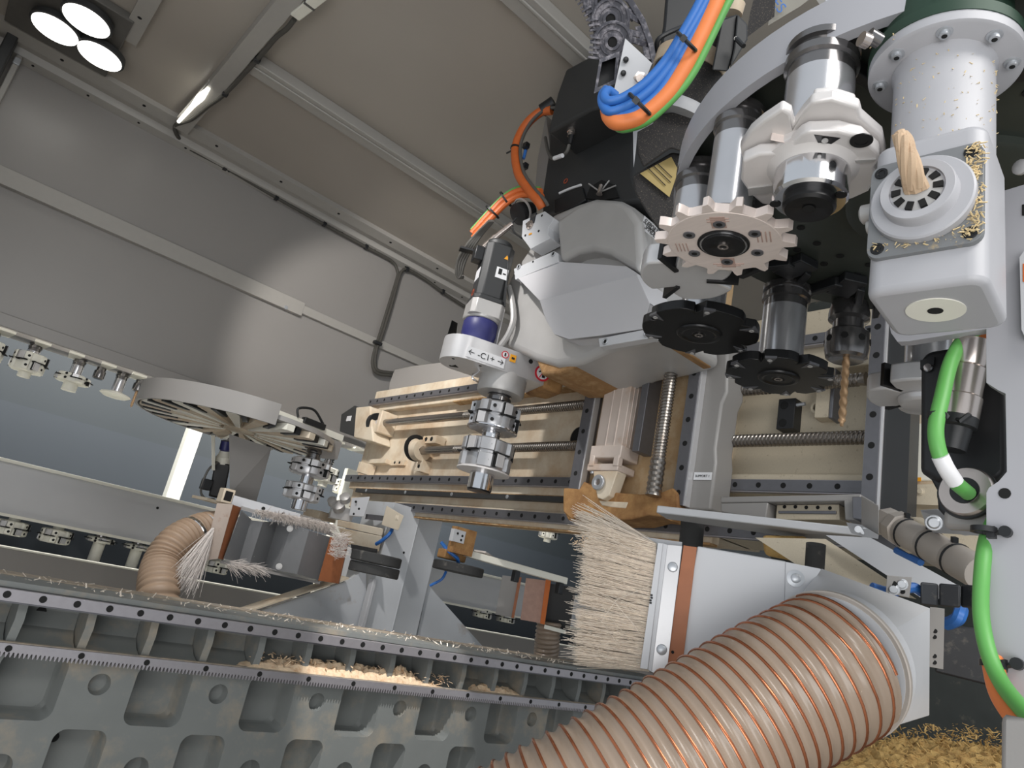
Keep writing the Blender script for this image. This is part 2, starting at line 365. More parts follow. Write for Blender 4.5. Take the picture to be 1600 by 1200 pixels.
# ================================================================ TOOL RACK IN THE HALL
t = T('rack_rail', 'upper rail with pale fork clips along the wall opening', 'tool rack', (2.0, 4.42, 2.28))
b = M(PAINT); b.box(-.4, 5.5, 4.36, 4.5, 2.27, 2.3); b.build('rail', None, t)
for i in range(16):
    x = .13 + i * .16
    b = M(WHITEP); b.prism([(x, 4.3, 2.262), (x + .075, 4.3, 2.262), (x + .06, 4.46, 2.262), (x + .02, 4.46, 2.262)], (0, 0, .012)); b.build('fork_clip', None, t)
def hogger(parent, c, r, h, mt=TOOLW, n=6, name='cutter_block', slots=True, s0=0):
    """profile cutter block with bevelled knife seats"""
    b = M(mt); c = V(c)
    def rm(a, hh): return 1 + .07 * (1 if math.sin(n * a + s0) > .2 else -1) * (1 if 0.001 < hh < h - .001 else .5)
    b.lathe(c, -UZ, [(r * .55, 0), (r * .9, .002), (r, .008), (r, h * .42), (r * .93, h * .45), (r * .93, h * .52), (r, h * .55), (r, h - .006), (r * .92, h), (r * .5, h + .001)], 72, rmod=rm)
    b.use(HOLE)
    for k in range(n):
        a = (k + .3) * 2 * PI / n + s0
        for zz, rr in ((.25, .007), (.75, .007)):
            d = V((math.cos(a), math.sin(a), 0)); b.dot(c + d * (r * 1.045) - UZ * h * zz, d, rr, .002, 10)
    for k in range(n):
        a = k * 2 * PI / n + s0 + .72
        d = V((math.cos(a), math.sin(a), 0)); tt = V((-d.y, d.x, 0)); zz = .3 if k % 2 else .68
        b.obox(c + d * r * 1.0 - UZ * h * zz, d * .009, tt * .0045, UZ * h * .24); b.obox(c + d * r * 1.0 - UZ * h * .485 + tt * .02, d * .0085, tt * .03, UZ * .0022)
    o = b.build(name, None, parent)
    for k in range(n):
        a = k * 2 * PI / n + s0 + .9
        d = V((math.cos(a), math.sin(a), 0)); tt = V((-d.y, d.x, 0))
        kb = M(ALU).obox(c + d * r * 1.03 - UZ * h * (.28 if k % 2 else .7), d * .006, tt * .016, UZ * h * .2); kb.build('knife', None, o, bevel=.001)
    return o
def flange(parent, c, r, L, mt=HOLDER, dark=SMOKE, name='tool_holder'):
    b = M(dark); b.lathe(c, -UZ, [(r * .8, -.02), (r * 1.1, -.012), (r * 1.1, -.004), (r * .95, -.003), (r * .95, .004), (r * 1.1, .005), (r * 1.1, .014), (r * 1.0, .016), (r, .03)], 36)
    b.use(mt); b.lathe(V(c) - UZ * .03, -UZ, [(r, 0), (r, L - .03)], 36); return b.build(name, None, parent)
G1 = 'tools on the upper rack in the hall'
def racktool(kind, px, label, y=4.42, z=2.26, s=1.0, grp=G1):
    c = on('y', y, *px); c.z = z
    t = T({'h': 'profile_cutter', 'c': 'flanged_cutter', 'd': 'disc_cutter', 'k': 'drill_chuck', 'i': 'profile_cutter', 'j': 'flanged_cutter'}[kind], label, 'cutting tool', c, grp)
    if kind == 'h':
        flange(t, c, .03, .05); hogger(t, c - UZ * .045, .075, .1, WHITEP); M(WHITEP).lathe(c - UZ * .145, -UZ, [(.03, 0), (.03, .03)], 24).build('nose', None, t)
    if kind == 'c':
        flange(t, c, .03, .09); hogger(t, c - UZ * .085, .08, .045, WHITEP, 5); M(WHITEP).lathe(c - UZ * .13, -UZ, [(.036, 0), (.036, .045)], 24).build('nose', None, t)
    if kind == 'd':
        flange(t, c, .03, .12); b = M(WHITEP); b.lathe(c - UZ * .115, -UZ, [(.035, -.012), (.075, 0), (.08, .008), (.06, .02), (.03, .022)], 40); b.build('cutter_disc', None, t)
    if kind == 'k':
        b = M(SMOKE); b.lathe(c, -UZ, [(.024, 0), (.024, .02), (.03, .022), (.03, .06), (.024, .066)], 24); b.build('chuck', None, t)
        if s > 1: drill(t, c - UZ * .06, .008, .1)
    if kind == 'i':
        hogger(t, c - UZ * .005, .075, .075, WHITEP, 6); M(WHITEP).lathe(c, UZ, [(.028, -.01), (.028, .03)], 20).build('tool_holder', None, t)
    if kind == 'j':
        M(SMOKE).lathe(c, UZ, [(.04, 0), (.04, .02)], 20).build('collar', None, t)
        hogger(t, c - UZ * .002, .07, .03, WHITEP, 5); M(WHITEP).lathe(c - UZ * .03, -UZ, [(.032, 0), (.032, .11)], 24).build('tool_holder', None, t)
    return t
def drill(parent, c, r, L, mt=None):
    b = M(mt or DRILLM); vs = []; fs = []; n = 40; sg = 10; c = V(c)
    for i in range(n + 1):
        tw = i * .55
        for k in range(sg):
            a = 2 * PI * k / sg; rr = r * (.62 + .38 * abs(math.cos(a - tw))) * (1 if i < n - 2 else .5)
            vs.append(c - UZ * (L * i / n) + V((rr * math.cos(a), rr * math.sin(a), 0)))
    for i in range(n):
        for k in range(sg):
            k2 = (k + 1) % sg; fs.append([i * sg + k, i * sg + k2, (i + 1) * sg + k2, (i + 1) * sg + k])
    fs += [list(range(sg)), list(range(n * sg, n * sg + sg))]
    b.add(vs, fs); return b.build('drill_bit', None, parent, ang=70)
racktool('h', (-12, 525), 'pale profile cutter cut off by the left edge, upper rack')
racktool('h', (57, 540), 'pale block cutter at the left end of the upper rack')
racktool('c', (125, 565), 'pale cutter on a bright neck, right of the block cutter on the upper rack')
racktool('k', (159, 576), 'small dark chuck between the two necked cutters of the upper rack')
racktool('d', (192, 586), 'pale necked disc cutter left of the drill on the upper rack')
racktool('k', (220, 595), 'drill bit in a dark chuck hanging left of the far carousel', s=2)
racktool('h', (856, 838), 'bright slotted cutter glimpsed under the gantry beam', y=4.3, z=2.2)
G2 = 'tools below the far hall beam'
racktool('i', (22, 815), 'pale block tool at the left edge below the hall beam', 4.66, 1.375, grp=G2)
racktool('i', (88, 835), 'pale block tool second from the left below the hall beam', 4.66, 1.375, grp=G2)
racktool('j', (158, 842), 'pale flanged tool with a round shank below the hall beam', 4.66, 1.375, grp=G2)
racktool('j', (214, 858), 'pale tool beside the far hose below the hall beam', 4.66, 1.375, grp=G2)
racktool('i', (333, 897), 'small cream tool under the far brush hood', 4.66, 1.375, grp=G2)
racktool('i', (752, 966), 'cream slotted tool right of the column gusset', 4.66, 1.41, grp=G2)
racktool('i', (788, 976), 'cream slotted tool left of the far pale hose', 4.66, 1.41, grp=G2)
o = M(LIGHTP).box(-.6, 6, 4.6, 4.74, 1.4, 1.655); o.use(WHITEP).box(-.6, 6, 4.57, 4.74, 1.655, 1.672).box(-.6, 6, 4.585, 4.6, 1.385, 1.4)  # white strips put the lit top edge and lip into the colour
o.use(HOLE)
for x in (1.21, 2.9, 4.1): o.dot((x, 4.6, 1.6), (0, -1, 0), .008)
tag(o.build('hall_beam', bevel=.003), 'long grey beam with a bright top edge seen through the wall opening', 'beam')
b = M(PAINT); b.box(-.6, 6, 4.5, 4.54, .02, 1.235); b.use(WHITEP).box(-.6, 6, 4.49, 4.545, 1.235, 1.245)
tag(b.build('partition', bevel=.002), 'low grey panel behind the machine bed, below the row of tools', 'panel')
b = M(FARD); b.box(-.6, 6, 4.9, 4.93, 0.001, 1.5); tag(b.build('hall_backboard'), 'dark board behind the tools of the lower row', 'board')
p, q = on('y', 5.6, 305, 674), on('y', 5.6, 262, 800)
b = M(WHITEP); b.box(p.x - .045, p.x + .055, 5.6, 5.7, 0.001, 3.9); tag(b.build('hall_post', bevel=.004), 'bright white post beyond the wall opening, left of the far carousel', 'post')
p = on('y', 4.45, 562, 706)
b = M(WHITEP); b.box(p.x - .05, p.x + .05, 4.45, 4.5, 0.001, 2.14); b.use(HOLE).dot((p.x + .01, 4.45, 2.08), (0, -1, 0), .022)
tag(b.build('cream_post', bevel=.006), 'cream post with a round hole behind the left end of the gantry beam', 'post')
# ================================================================ FAR CAROUSEL
fc = D(3.25, 374, 673); FZ = fc.z; FR = .45
t = T('tool_carousel', 'far round tool magazine with pale underside and light grey rim', 'tool carousel', fc)
b = M(PAINT)
def arc(c, r, a0, a1, n=40): return [V((c.x + r * math.cos(a0 + (a1 - a0) * i / n), c.y + r * math.sin(a0 + (a1 - a0) * i / n), c.z)) for i in range(n + 1)]
a0, a1 = math.radians(75), math.radians(268)
o1, i1 = arc(fc, FR, a0, a1), arc(fc, FR - .012, a0, a1)
b.prism(o1 + i1[::-1], (0, 0, .09)); b.build('rim', None, t)
b = M(CAST); b.lathe(fc + UZ * .03, UZ, [(FR - .02, 0), (FR - .02, .02)], 64); b.build('magazine_plate', None, t)
for k in range(22):
    a = k * 2 * PI / 22
    d = V((math.cos(a), math.sin(a), 0)); w = V((-d.y, d.x, 0))
    b = M(WHITEP if k % 2 else CREAM); b.prism([fc + d * .09 - w * .01, fc + d * .09 + w * .01, fc + d * .25 + w * .018, fc + d * .41 + w * .028, fc + d * .43 + w * .018, fc + d * .43 - w * .018, fc + d * .41 - w * .028, fc + d * .25 - w * .018], (0, 0, .028))
    b.use(BLACK); b.obox(fc + d * .36 + w * .045 + UZ * .012, d * .06, w * .012, UZ * .014); b.build('gripper', None, t)
M(CREAM).lathe(fc - UZ * .004, UZ, [(.06, 0), (.07, .005), (.07, .034)], 32).build('hub', None, t)
# plate beside it
t = T('carousel_cover', 'long pale edged cover plate between the far carousel and the gantry', 'cover plate', D(3.5, 470, 670))
p, q = on('z', FZ + .07, 410, 642), on('z', FZ + .07, 535, 690)
d = (q - p).normalized(); w = V((-d.y, d.x, 0))
M(WHITEP).prism([p, q, q + w * .06, p + w * .06], (0, 0, .03)).build('top_edge', None, t)
p2, q2 = on('y', p.y + .03, 466, 660), on('y', p.y + .03, 530, 684)
M(PAINT).prism([p + d * .36 - UZ * .005, q - UZ * .005, q - UZ * .09, p + d * .36 - UZ * .11], w * .03).build('side_plate', None, t)
M(BLACK).obox(p + d * .27 + UZ * .03, d * .06, w * .015, UZ * .014).build('sensor', None, t, bevel=.003)
s0 = p + d * .22
M(BLACK).tube(spline([s0 + UZ * .03 - d * .04, s0 + UZ * .07 - d * .05, s0 + UZ * .09 + d * .03, s0 + UZ * .045 + d * .1], 8), .006, 8).build('cable', None, t)
# hanging stack
def toolstack(name, label, c, s=1.0, specs=((.04, .06), (.13, .06)), grp=None, top=.06):
    t = T(name, label, 'cutting tool', c, grp); c = V(c)
    b = M(SMOKE); b.lathe(c, -UZ, [(.032 * s, -.015), (.04 * s, 0), (.04 * s, .008), (.033 * s, .012), (.033 * s, .03), (.036 * s, .032), (.036 * s, .045)], 36); b.build('tool_holder', None, t)
    return t
c = D(3.3, 492, 706)
t = toolstack('profile_tool', 'two-stage profile cutter hanging from the far carousel', c)
hogger(t, c - UZ * .04, .085, .075, ALU, 6, s0=.4); M(CHROME).lathe(c - UZ * .115, -UZ, [(.03, 0), (.03, .05)], 24).build('spacer', None, t)
hogger(t, c - UZ * .155, .08, .075, ALU, 5, s0=1.1); M(CHROME).lathe(c - UZ * .225, -UZ, [(.036, 0), (.036, .05), (.03, .052)], 24).build('nose', None, t)
racktool('h', (520, 700), 'overexposed cutter in the hall behind the hanging far tool', 4.3, 2.13, grp='cutters in the hall by the far carousel')
racktool('h', (552, 716), 'overexposed cutter partly hidden behind the cream post', 4.62, 2.12, grp='cutters in the hall by the far carousel')
# support pillar and motor
t = T('carousel_support', 'grey folded sheet support under the far carousel', 'support', D(3.15, 385, 785))
P1 = [D(3.1, 358, 678), D(3.22, 424, 700), D(3.2, 400, 786), D(3.08, 359, 772)]
M(PAINT).prism(P1, ray(390, 730) * .012).build('side_sheet', None, t)
P1 = [D(3.1, 330, 680), D(3.12, 336, 680), D(3.1, 336, 735), D(3.08, 331, 735)]
M(WHITEP).prism(P1, ray(330, 730) * .1).build('edge_sheet', None, t)
M(CREAM).prism([D(3.08, 332, 676), D(3.0, 352, 672), D(3.1, 362, 678), D(3.3, 345, 686)], (0, 0, .008)).build('top_flange', None, t)
t = T('servo_motor', 'small black motor with cable left of the far carousel support', 'motor', D(3.2, 340, 780))
ax = (D(3.2, 352, 700) - D(3.2, 338, 775)).normalized(); c = D(3.22, 338, 776)
M(BLACK).obox(c + ax * .075, ax * .08, V((.032, -.01, 0)), V((.01, .032, 0))).build('body', None, t, bevel=.006)
M(WHITEP).lathe(c + ax * .155, ax, [(.034, 0), (.034, .03), (.028, .035), (.02, .06)], 24).build('gearbox', None, t)
M(BLUE).lathe(c + ax * .21, ax, [(.018, 0), (.026, .01), (.024, .05)], 24).build('coupling', None, t)
M(BLACK).obox(D(3.16, 322, 757), (.02, 0, 0), (0, .02, 0), (0, 0, .024)).build('connector', None, t, bevel=.003)
M(CGREY).tube(spline([D(3.18, 341, 722), D(3.15, 325, 735), D(3.14, 314, 765), D(3.15, 320, 778), D(3.18, 335, 780)], 6), .005, 8).build('cable', None, t)
M(CREAM).obox(D(3.2, 332, 783), (.07, .03, 0), (-.02, .04, 0), (0, 0, .006)).build('base_plate', None, t)
t = T('hood_bracket', 'square tube bracket on top of the far brush hood', 'bracket', D(2.95, 375, 790))
c = D(2.95, 353, 775)
M(CREAM).obox(c, (.024, 0, 0), (0, .03, 0), (0, 0, .03)).use(HOLE).obox(c, (.017, 0, 0), (0, .031, 0), (0, 0, .021)).build('tube', None, t, bevel=.003)
p, q = D(2.92, 366, 774), D(3.02, 470, 803)
b = M(LIGHTP); b.prism([p, q, q - UZ * .035, p - UZ * .045], V((.05, .25, 0)).normalized() * .04); b.use(HOLE)
for f in (.45, .75): b.dot(p.lerp(q, f) - UZ * .02, (-.3, -1, 0), .008)
b.build('arm', None, t, bevel=.003)
# ================================================================ MACHINE BED
t = T('machine_bed', 'grey cast machine bed with pockets along the lower left', 'machine bed', (1.5, 2.2, .6))
YB = 2.1
b = M(BED)
def cell(x0, x1, z0, z1, cx, cz, w, h, r, dep, taper=.004):
    n = 8; inner = []; outer = []
    for k in range(4 * n):
        c, i = divmod(k, n); a = PI / 2 * c + PI / 2 * i / (n - 1)
        sx, sz = ((1, 1), (-1, 1), (-1, -1), (1, -1))[c]
        inner.append(((cx + sx * (w / 2 - r)) + r * math.cos(a), (cz + sz * (h / 2 - r)) + r * math.sin(a)))
        X, Z = (x1 if sx > 0 else x0), (z1 if sz > 0 else z0)
        if n // 2 - 1 <= i <= n // 2: outer.append((X, Z))
        elif (i < n // 2 - 1) == (c in (0, 2)): outer.append((X, inner[-1][1]))
        else: outer.append((inner[-1][0], Z))
    N = len(inner); vs = [(x, YB, z) for x, z in outer] + [(x, YB, z) for x, z in inner]
    e = .008
    vs += [(cx + (x - cx) * (1 - .02), YB + .004, cz + (z - cz) * (1 - .02)) for x, z in inner]
    vs += [(cx + (x - cx) * .94, YB + dep * .85, cz + (z - cz) * .94) for x, z in inner]
    vs += [(cx + (x - cx) * .82, YB + dep, cz + (z - cz) * .84) for x, z in inner]
    fs = []
    for q in range(4):
        for k in range(N):
            k2 = (k + 1) % N; fs.append([q * N + k, q * N + k2, (q + 1) * N + k2, (q + 1) * N + k])
    fs.append([4 * N + k for k in range(N)])
    b.add(vs, fs)
def plain(x0, x1, z0, z1): b.add([(x0, YB, z0), (x1, YB, z0), (x1, YB, z1), (x0, YB, z1)], [[0, 1, 2, 3]])
for k in range(-3, 12):
    c = .717 + .31 * k; x0, x1 = c - .0775, c + .0775
    cell(x0, x1, .985, 1.16, c, 1.075, .146, .15, .028, .085)
    cell(x0, x1, .82, .985, c, .895, .062, .062, .03, .05); plain(x0, x1, .55, .82)
    c += .155; x0, x1 = c - .0775, c + .0775
    cell(x0, x1, 1.02, 1.16, c, 1.092, .052, .052, .0255, .03)
    cell(x0, x1, .82, 1.02, c, .905, .124, .16, .028, .075); plain(x0, x1, .55, .82)
XA, XB = .717 - .93 - .0775, .717 + .31 * 11 + .2325
b.box(XA, XB, YB + .1, 2.3, .55, 1.29)
b.box(XA, XB, 2.09, 2.33, 1.292, 1.305); b.box(XA, XB, YB - .005, YB + .1, 1.262, 1.292)
b.box(XA, XB, YB, YB + .1, 1.15, 1.168)
nb = int((XB - XA) / .155) + 1
for i in range(nb):
    x = .336 - .155 * 5 + i * .155
    if XA < x < XB - .02:
        b.prism([(x - .009, YB + .1, 1.165), (x - .009, YB + .006, 1.165), (x - .007, YB + .002, 1.22), (x - .011, YB + .002, 1.265), (x - .011, YB + .1, 1.265)], (.02, 0, 0))
        b.prism([(x + .011, YB + .1, 1.168), (x + .011, YB + .012, 1.168), (x + .011, YB + .05, 1.178), (x + .011, YB + .085, 1.2), (x + .011, YB + .1, 1.24)], (.133, 0, 0))
b.use(HOLE)
for px, py in ((74, 965), (349, 1002), (560, 1030), (657, 1045), (640, 1115), (92, 1165), (288, 1165), (440, 1170)):
    c = on('y', YB, px, py); b.dot((c.x, YB + .0995 if c.z > 1.16 else YB + .074, c.z), (0, -1, 0), .012, .0015)
b.build('casting', None, t)
b = M(STEEL); b.box(XA, XB, 2.066, 2.095, 1.263, 1.29); b.use(STEELD).box(XA, XB, 2.07, 2.0945, 1.259, 1.263)
b.use(HOLE)
for i in range(int((XB - XA) / .0755)):
    x = .289 - .0755 * 6 + i * .0755
    if x > XA: b.dot((x, 2.066, 1.2775), (0, -1, 0), .0085, .0008)
b.build('guide_rail', None, t, bevel=.0015)
b = M(STEEL); z0, z1 = 1.142, 1.17
zz = []
p = .0094; n = int((XB - XA) / p)
for i in range(n):
    x = XA + i * p
    zz += [(x, z0 + .009), (x + p * .15, z0 + .009), (x + p * .4, z0 - .002), (x + p * .6, z0 - .002), (x + p * .85, z0 + .009)]
for i in range(0, len(zz) - 5, 100):                       # in sections so each polygon stays small
    seg = zz[i:i + 101]
    b.prism([(x, 2.074, z) for x, z in seg] + [(seg[-1][0], 2.074, z1), (seg[0][0], 2.074, z1)], (0, .026, 0))
b.use(HOLE)
for i in range(30):
    x = .335 - .157 * 3 + i * .157
    if XA < x < XB: b.dot((x, 2.074, 1.159), (0, -1, 0), .0075, .0008)
b.build('gear_rack', None, t)
b = M(DUSTP); b.box(XA, XB, 2.085, 2.1, 1.165, 1.172); b.box(XA, XB, 2.25, 2.33, 1.305, 1.308); b.build('dust_film', None, t)
# chips on the ledge and top
def heap(b, c, ax, ay, h, n=1, seed=0, k=26, m=10):
    rnd = random.Random(seed); vs = []; fs = []
    for i in range(k + 1):
        for j in range(m + 1):
            u, v = i / k * 2 - 1, j / m * 2 - 1
            e = max(0, (1 - abs(u) ** 2.5)) * max(0, 1 - v * v)
            vs.append(V(c) + V(ax) * u + V(ay) * v + UZ * (h * e * (rnd.uniform(.6, 1.25) if m < 20 else rnd.uniform(.9, 1.06)) + (rnd.uniform(0, .1 if m < 20 else .03) * h if e else 0)))
    for i in range(k):
        for j in range(m):
            a = i * (m + 1) + j; fs.append([a, a + 1, a + m + 2, a + m + 1])
    b.add(vs, fs)
def flakes(b, fn, n, s, seed=3):
    rnd = random.Random(seed)
    for i in range(n):
        p = fn(rnd); u = V((rnd.gauss(0, 1), rnd.gauss(0, 1), rnd.gauss(0, .6))).normalized(); w, q = ortho(u); L = s * rnd.uniform(.4, 1.6)
        b.prism([p - u * L - w * L * .25, p + u * L - w * L * .2, p + u * L * .8 + w * L * .25, p - u * L * .9 + w * L * .2], q * L * .15)
b = M(CHIP); heap(b, (1.28, 2.135, 1.168), (.38, 0, 0), (0, .05, 0), .034, seed=1, k=60)
heap(b, (1.47, 2.14, 1.17), (.09, 0, 0), (0, .05, 0), .045, seed=2)
heap(b, (1.92, 2.14, 1.168), (.14, 0, 0), (0, .045, 0), .022, seed=4)
flakes(b, lambda r: V((r.uniform(.95, 1.7), r.uniform(2.1, 2.18), 1.178 + r.random() * .03)), 260, .008)
tag(b.build('wood_chips', ang=20), 'pale wood chips heaped on the bed ledge between rail and rack', 'wood chips', kind='stuff')
b = M(BRIS); flakes(b, lambda r: V((r.uniform(0, 2.3), 2.1 + .2 * r.random() ** 1.5, 1.309 + r.random() * .004)), 300, .006, 9)
flakes(b, lambda r: V((r.uniform(.9, 1.6), 2.17 + r.random() * .06, .999 + .003 * r.random())), 30, .005, 5)
tag(b.build('wood_shavings'), 'loose light shavings scattered along the top of the bed', 'wood shavings', kind='stuff')
# ================================================================ COLUMN
YC = 3.0
t = T('support_column', 'light grey column with triangular gussets behind the bed', 'column', (1.95, 3.1, .6))
b = M(BEDPLAIN)
p0, p1, p2, p3 = on('y', YC, 600, 812), on('y', YC, 692, 812), on('y', YC, 648, 1015), on('y', YC, 561, 1005)
xs = on('y', YC, 650, 830).x; zt = 1.84
b.prism([(p3.x, YC, 1.1), (p3.x, YC + .28, 1.1), (p1.x, YC + .28, 1.1), (p1.x, YC - .0, 1.1), (xs + .006, YC - .0, 1.1), (xs, YC - .004, 1.1), (xs - .006, YC, 1.1)], (0, 0, zt - 1.1))
b.use(HOLE).dot((xs - .04, YC, 1.62), (0, -1, 0), .006)
b.build('post', None, t, bevel=.004)
b = M(BEDPLAIN); q = [(572, 888), (543, 908), (375, 966), (375, 1010), (572, 1010)]
slab(b, 'y', YC + .02, q, .02); b.build('gusset', None, t)
b = M(CREAM); e0, e1 = on('y', YC - .03, 545, 905), on('y', YC - .03, 372, 962)
b.prism([e0, e1, e1 + V((0, .09, 0)), e0 + V((0, .09, 0))], (0, 0, .008)); b.build('flange_strip', None, t)
b = M(BEDPLAIN); slab(b, 'y', YC + .02, [(668, 912), (676, 922), (772, 1030), (645, 1030)], .02); b.build('gusset', None, t)
b = M(LIGHTP); e = on('y', YC - .04, 586, 905); f = on('y', YC - .04, 566, 985)
b.box(f.x - .008, f.x + .012, YC - .04, YC, 1.15, e.z); b.build('rib', None, t, bevel=.003)
t = T('suction_pads', 'two black round pads stacked left of the light column', 'pads', D(2.75, 585, 900))
for py in (873, 890):
    c = D(2.72, 588 - (py - 873) * .2, py); M(RUBBER).lathe(c - UZ * .02, UZ, [(.094, 0), (.098, .004), (.098, .034), (.094, .038)], 40).build('pad', None, t)
t = T('suction_pad', 'single black round pad right of the light column', 'pad', D(3.1, 718, 890))
M(RUBBER).lathe(D(3.05, 716, 888) - UZ * .02, UZ, [(.108, 0), (.112, .004), (.112, .034), (.108, .038)], 40).build('pad', None, t)
M(CBLUE).tube(spline([D(3.1, 690, 848), D(3.05, 702, 862), D(3.05, 714, 872), D(3.08, 716, 880)], 6), .008, 8).build('air_hose', None, t)
M(CBLUE).tube(spline([D(3.1, 697, 893), D(3.08, 690, 905), D(3.08, 672, 915)], 6), .006, 8).build('air_hose', None, t)
t = T('pad_bracket', 'rust stained bracket with three holes under the beam, right of the column', 'bracket', D(3.05, 722, 845))
b = M(RUST); b.obox(D(3.05, 722, 846), (.055, 0, 0), (0, .02, 0), (0, 0, .055)); c = D(3.02, 716, 838); b.use(LIGHTP).obox(c + V((-.004, -.0, 0)), (.032, 0, 0), (0, .012, 0), (0, 0, .026))
b.use(HOLE)
for dx, dz in ((-.015, .01), (.012, .005), (.01, -.013)): b.dot(c + V((dx, -.012, dz)), (0, -1, 0), .0055)
b.build('plate', None, t, bevel=.002)
M(RUST).obox(D(3.1, 706, 868), (.06, 0, 0), (0, .03, 0), (0, 0, .02)).build('foot', None, t, bevel=.006)
t = T('white_crossbar', 'thin white bar with dust running below the gantry beam, right of the column', 'bar', D(3.3, 810, 880))
p, q = D(3.1, 728, 858), D(3.2, 888, 903)
M(WHITEP).prism([p, q, q - UZ * .03, p - UZ * .03], V((.1, .3, 0)).normalized() * .05).build('bar', None, t, bevel=.003)
for f in (.5, .93): M(BLACK).obox(p.lerp(q, f) - UZ * .055, (.014, 0, 0), (0, .014, 0), (0, 0, .025)).build('foot', None, t, bevel=.003)
M(BRISW).obox(p.lerp(q, .25) + V((.05, .1, .004)) + UZ * .03 - UZ * .03, (.06, .02, -.01), (-.01, .03, 0), (0, 0, .004)).build('dust_patch', None, t)
# clamp unit left of column
t = T('clamp_block', 'cream clamp bracket with bolts below the left end of the gantry rails', 'clamp', D(3.5, 570, 830))
M(CREAM).prism([D(3.4, 528, 812), D(3.35, 600, 826), D(3.35, 597, 838), D(3.4, 527, 822)], ray(560, 820) * .07).build('arm', None, t, bevel=.003)
M(CREAM).prism([D(3.4, 528, 824), D(3.35, 597, 838), D(3.35, 592, 862), D(3.4, 540, 850)], ray(560, 820) * .1).build('cradle', None, t, bevel=.003)
b = M(LIGHTP); b.prism([D(3.42, 550, 778), D(3.4, 578, 776), D(3.38, 569, 808), D(3.4, 545, 806)], ray(560, 820) * .07); b.use(HOLE)
for q in ((556, 784), (561, 795), (553, 803)): b.dot(D(3.4, *q), -ray(*q), .006, .006)
b.build('block', None, t, bevel=.004)
b = M(CREAM); b.prism([D(3.33, 604, 790), D(3.25, 631, 806), D(3.25, 622, 829), D(3.33, 596, 820)], ray(610, 810) * .03)
b.bolt(D(3.28, 623, 809), -ray(620, 810), .012, .012); b.use(HOLE).dot(D(3.28, 620, 818), -ray(620, 818), .008, .005); b.build('end_plate', None, t, bevel=.003)
M(STEELD).prism([D(3.42, 572, 803), D(3.38, 600, 806), D(3.38, 598, 814), D(3.42, 570, 811)], ray(580, 810) * .05).build('jaw', None, t)
b = M(CAST)
for q, r in (((520, 787), .022), ((540, 782), .026), ((530, 795), .03)): b.lathe(D(3.45, *q), (-.6, -.5, .5), [(r, 0), (r, .03), (r * .5, .035)], 16)
b.obox(D(3.5, 533, 803), (.05, -.02, 0), (.02, .05, 0), (0, 0, .03)); b.build('fitting', None, t)
M(CBLUE).tube(spline([D(3.35, 614, 824), D(3.3, 608, 835), D(3.3, 596, 845), D(3.32, 588, 850)], 6), .009, 8).build('air_hose', None, t)
M(BLACK).prism([D(3.3, 548, 850), D(3.25, 590, 858), D(3.2, 588, 870), D(3.25, 550, 868)], ray(570, 860) * .1).build('base', None, t)
M(CREAM).obox(D(3.6, 500, 806), (.06, .02, 0), (-.02, .05, 0), (0, 0, .02)).build('side_block', None, t, bevel=.004)
# ================================================================ FAR BRUSH HOOD AND HOSE
t = T('dust_hood', 'grey dust hood with folded vanes, brown strips and white bristles at mid left', 'dust hood', D(2.95, 430, 900))
top = [(377, 798), (392, 813), (411, 815), (434, 815), (456, 819), (483, 829), (516, 839)]
bot = [(349, 873), (373, 878), (390, 881), (413, 886), (432, 891), (464, 897), (498, 907)]
dd = [2.86, 2.94, 2.92, 3.04, 2.98, 2.96, 3.06]
b = M(DARKG); b.use(mat('vane_grey', (128, 129, 131), .45, var=.03))
for i in range(6):
    pa, pb, pc, pd = D(dd[i], *top[i]), D(dd[i + 1], *top[i + 1]), D(dd[i + 1], *bot[i + 1]), D(dd[i], *bot[i])
    b.prism([pa, pb, pc, pd], (.02, .03, 0))
b.build('vanes', None, t)
b = M(CAST); b.bolt(D(2.97, 453, 826), -ray(453, 826), .009, .006); b.build('bolt', None, t)
b = M(CAST); b.bolt(D(2.95, 436, 885), -ray(436, 885), .009, .006); b.build('bolt', None, t)
M(PAINT).prism([D(2.9, 375, 796), D(3.05, 520, 838), D(3.2, 500, 815), D(3.05, 385, 785)], (0, 0, .01)).build('cover_sheet', None, t)
M(PAINT).prism([D(2.88, 345, 876), D(3.06, 500, 909), D(3.2, 510, 905), D(3.05, 360, 872)], (0, 0, -.01)).build('floor_sheet', None, t)
M(BROWN).prism([D(3.0, 516, 839), D(2.95, 545, 842), D(2.95, 529, 912), D(3.0, 497, 907)], (.02, .03, 0)).build('end_strip', None, t)
M(BROWN).prism([D(2.82, 362, 788), D(2.86, 374, 792), D(2.86, 346, 874), D(2.82, 338, 872)], (.02, .03, 0)).build('side_strip', None, t)
M(mat('dusty_sheet', (196, 180, 168), .6, second=(160, 110, 84), cover=.2, sscale=20)).prism([D(2.8, 339, 786), D(2.82, 364, 788), D(2.82, 340, 873), D(2.8, 318, 876)], (.01, .02, 0)).build('bristle_panel', None, t)
b = M(BRISW)
A, B_ = D(2.79, 336, 800), D(2.79, 322, 868)
bristles(b, lambda u, v: A.lerp(B_, .35 + .65 * u) + V((.01, -.004, 0)) * v, lambda u, v: (D(2.7, 280 + 25 * v, 895) - D(2.79, 330, 840)).normalized() + UZ * .3 * (1 - u) * .2, 300, .17, .0009, .1, .1)
b = b.build('side_bristles', None, t); b['kind'] = 'stuff'
b = M(BRISW)
A2, B2 = D(2.95, 398, 797), D(3.05, 520, 822)
bristles(b, lambda u, v: A2.lerp(B2, u) + UZ * .008 * v, lambda u, v: (D(2.9, 430, 818) - D(3.0, 420, 800)).normalized(), 900, .055, .0009, .25, .15)
A3, B3 = D(2.95, 520, 832), D(2.93, 542, 838)
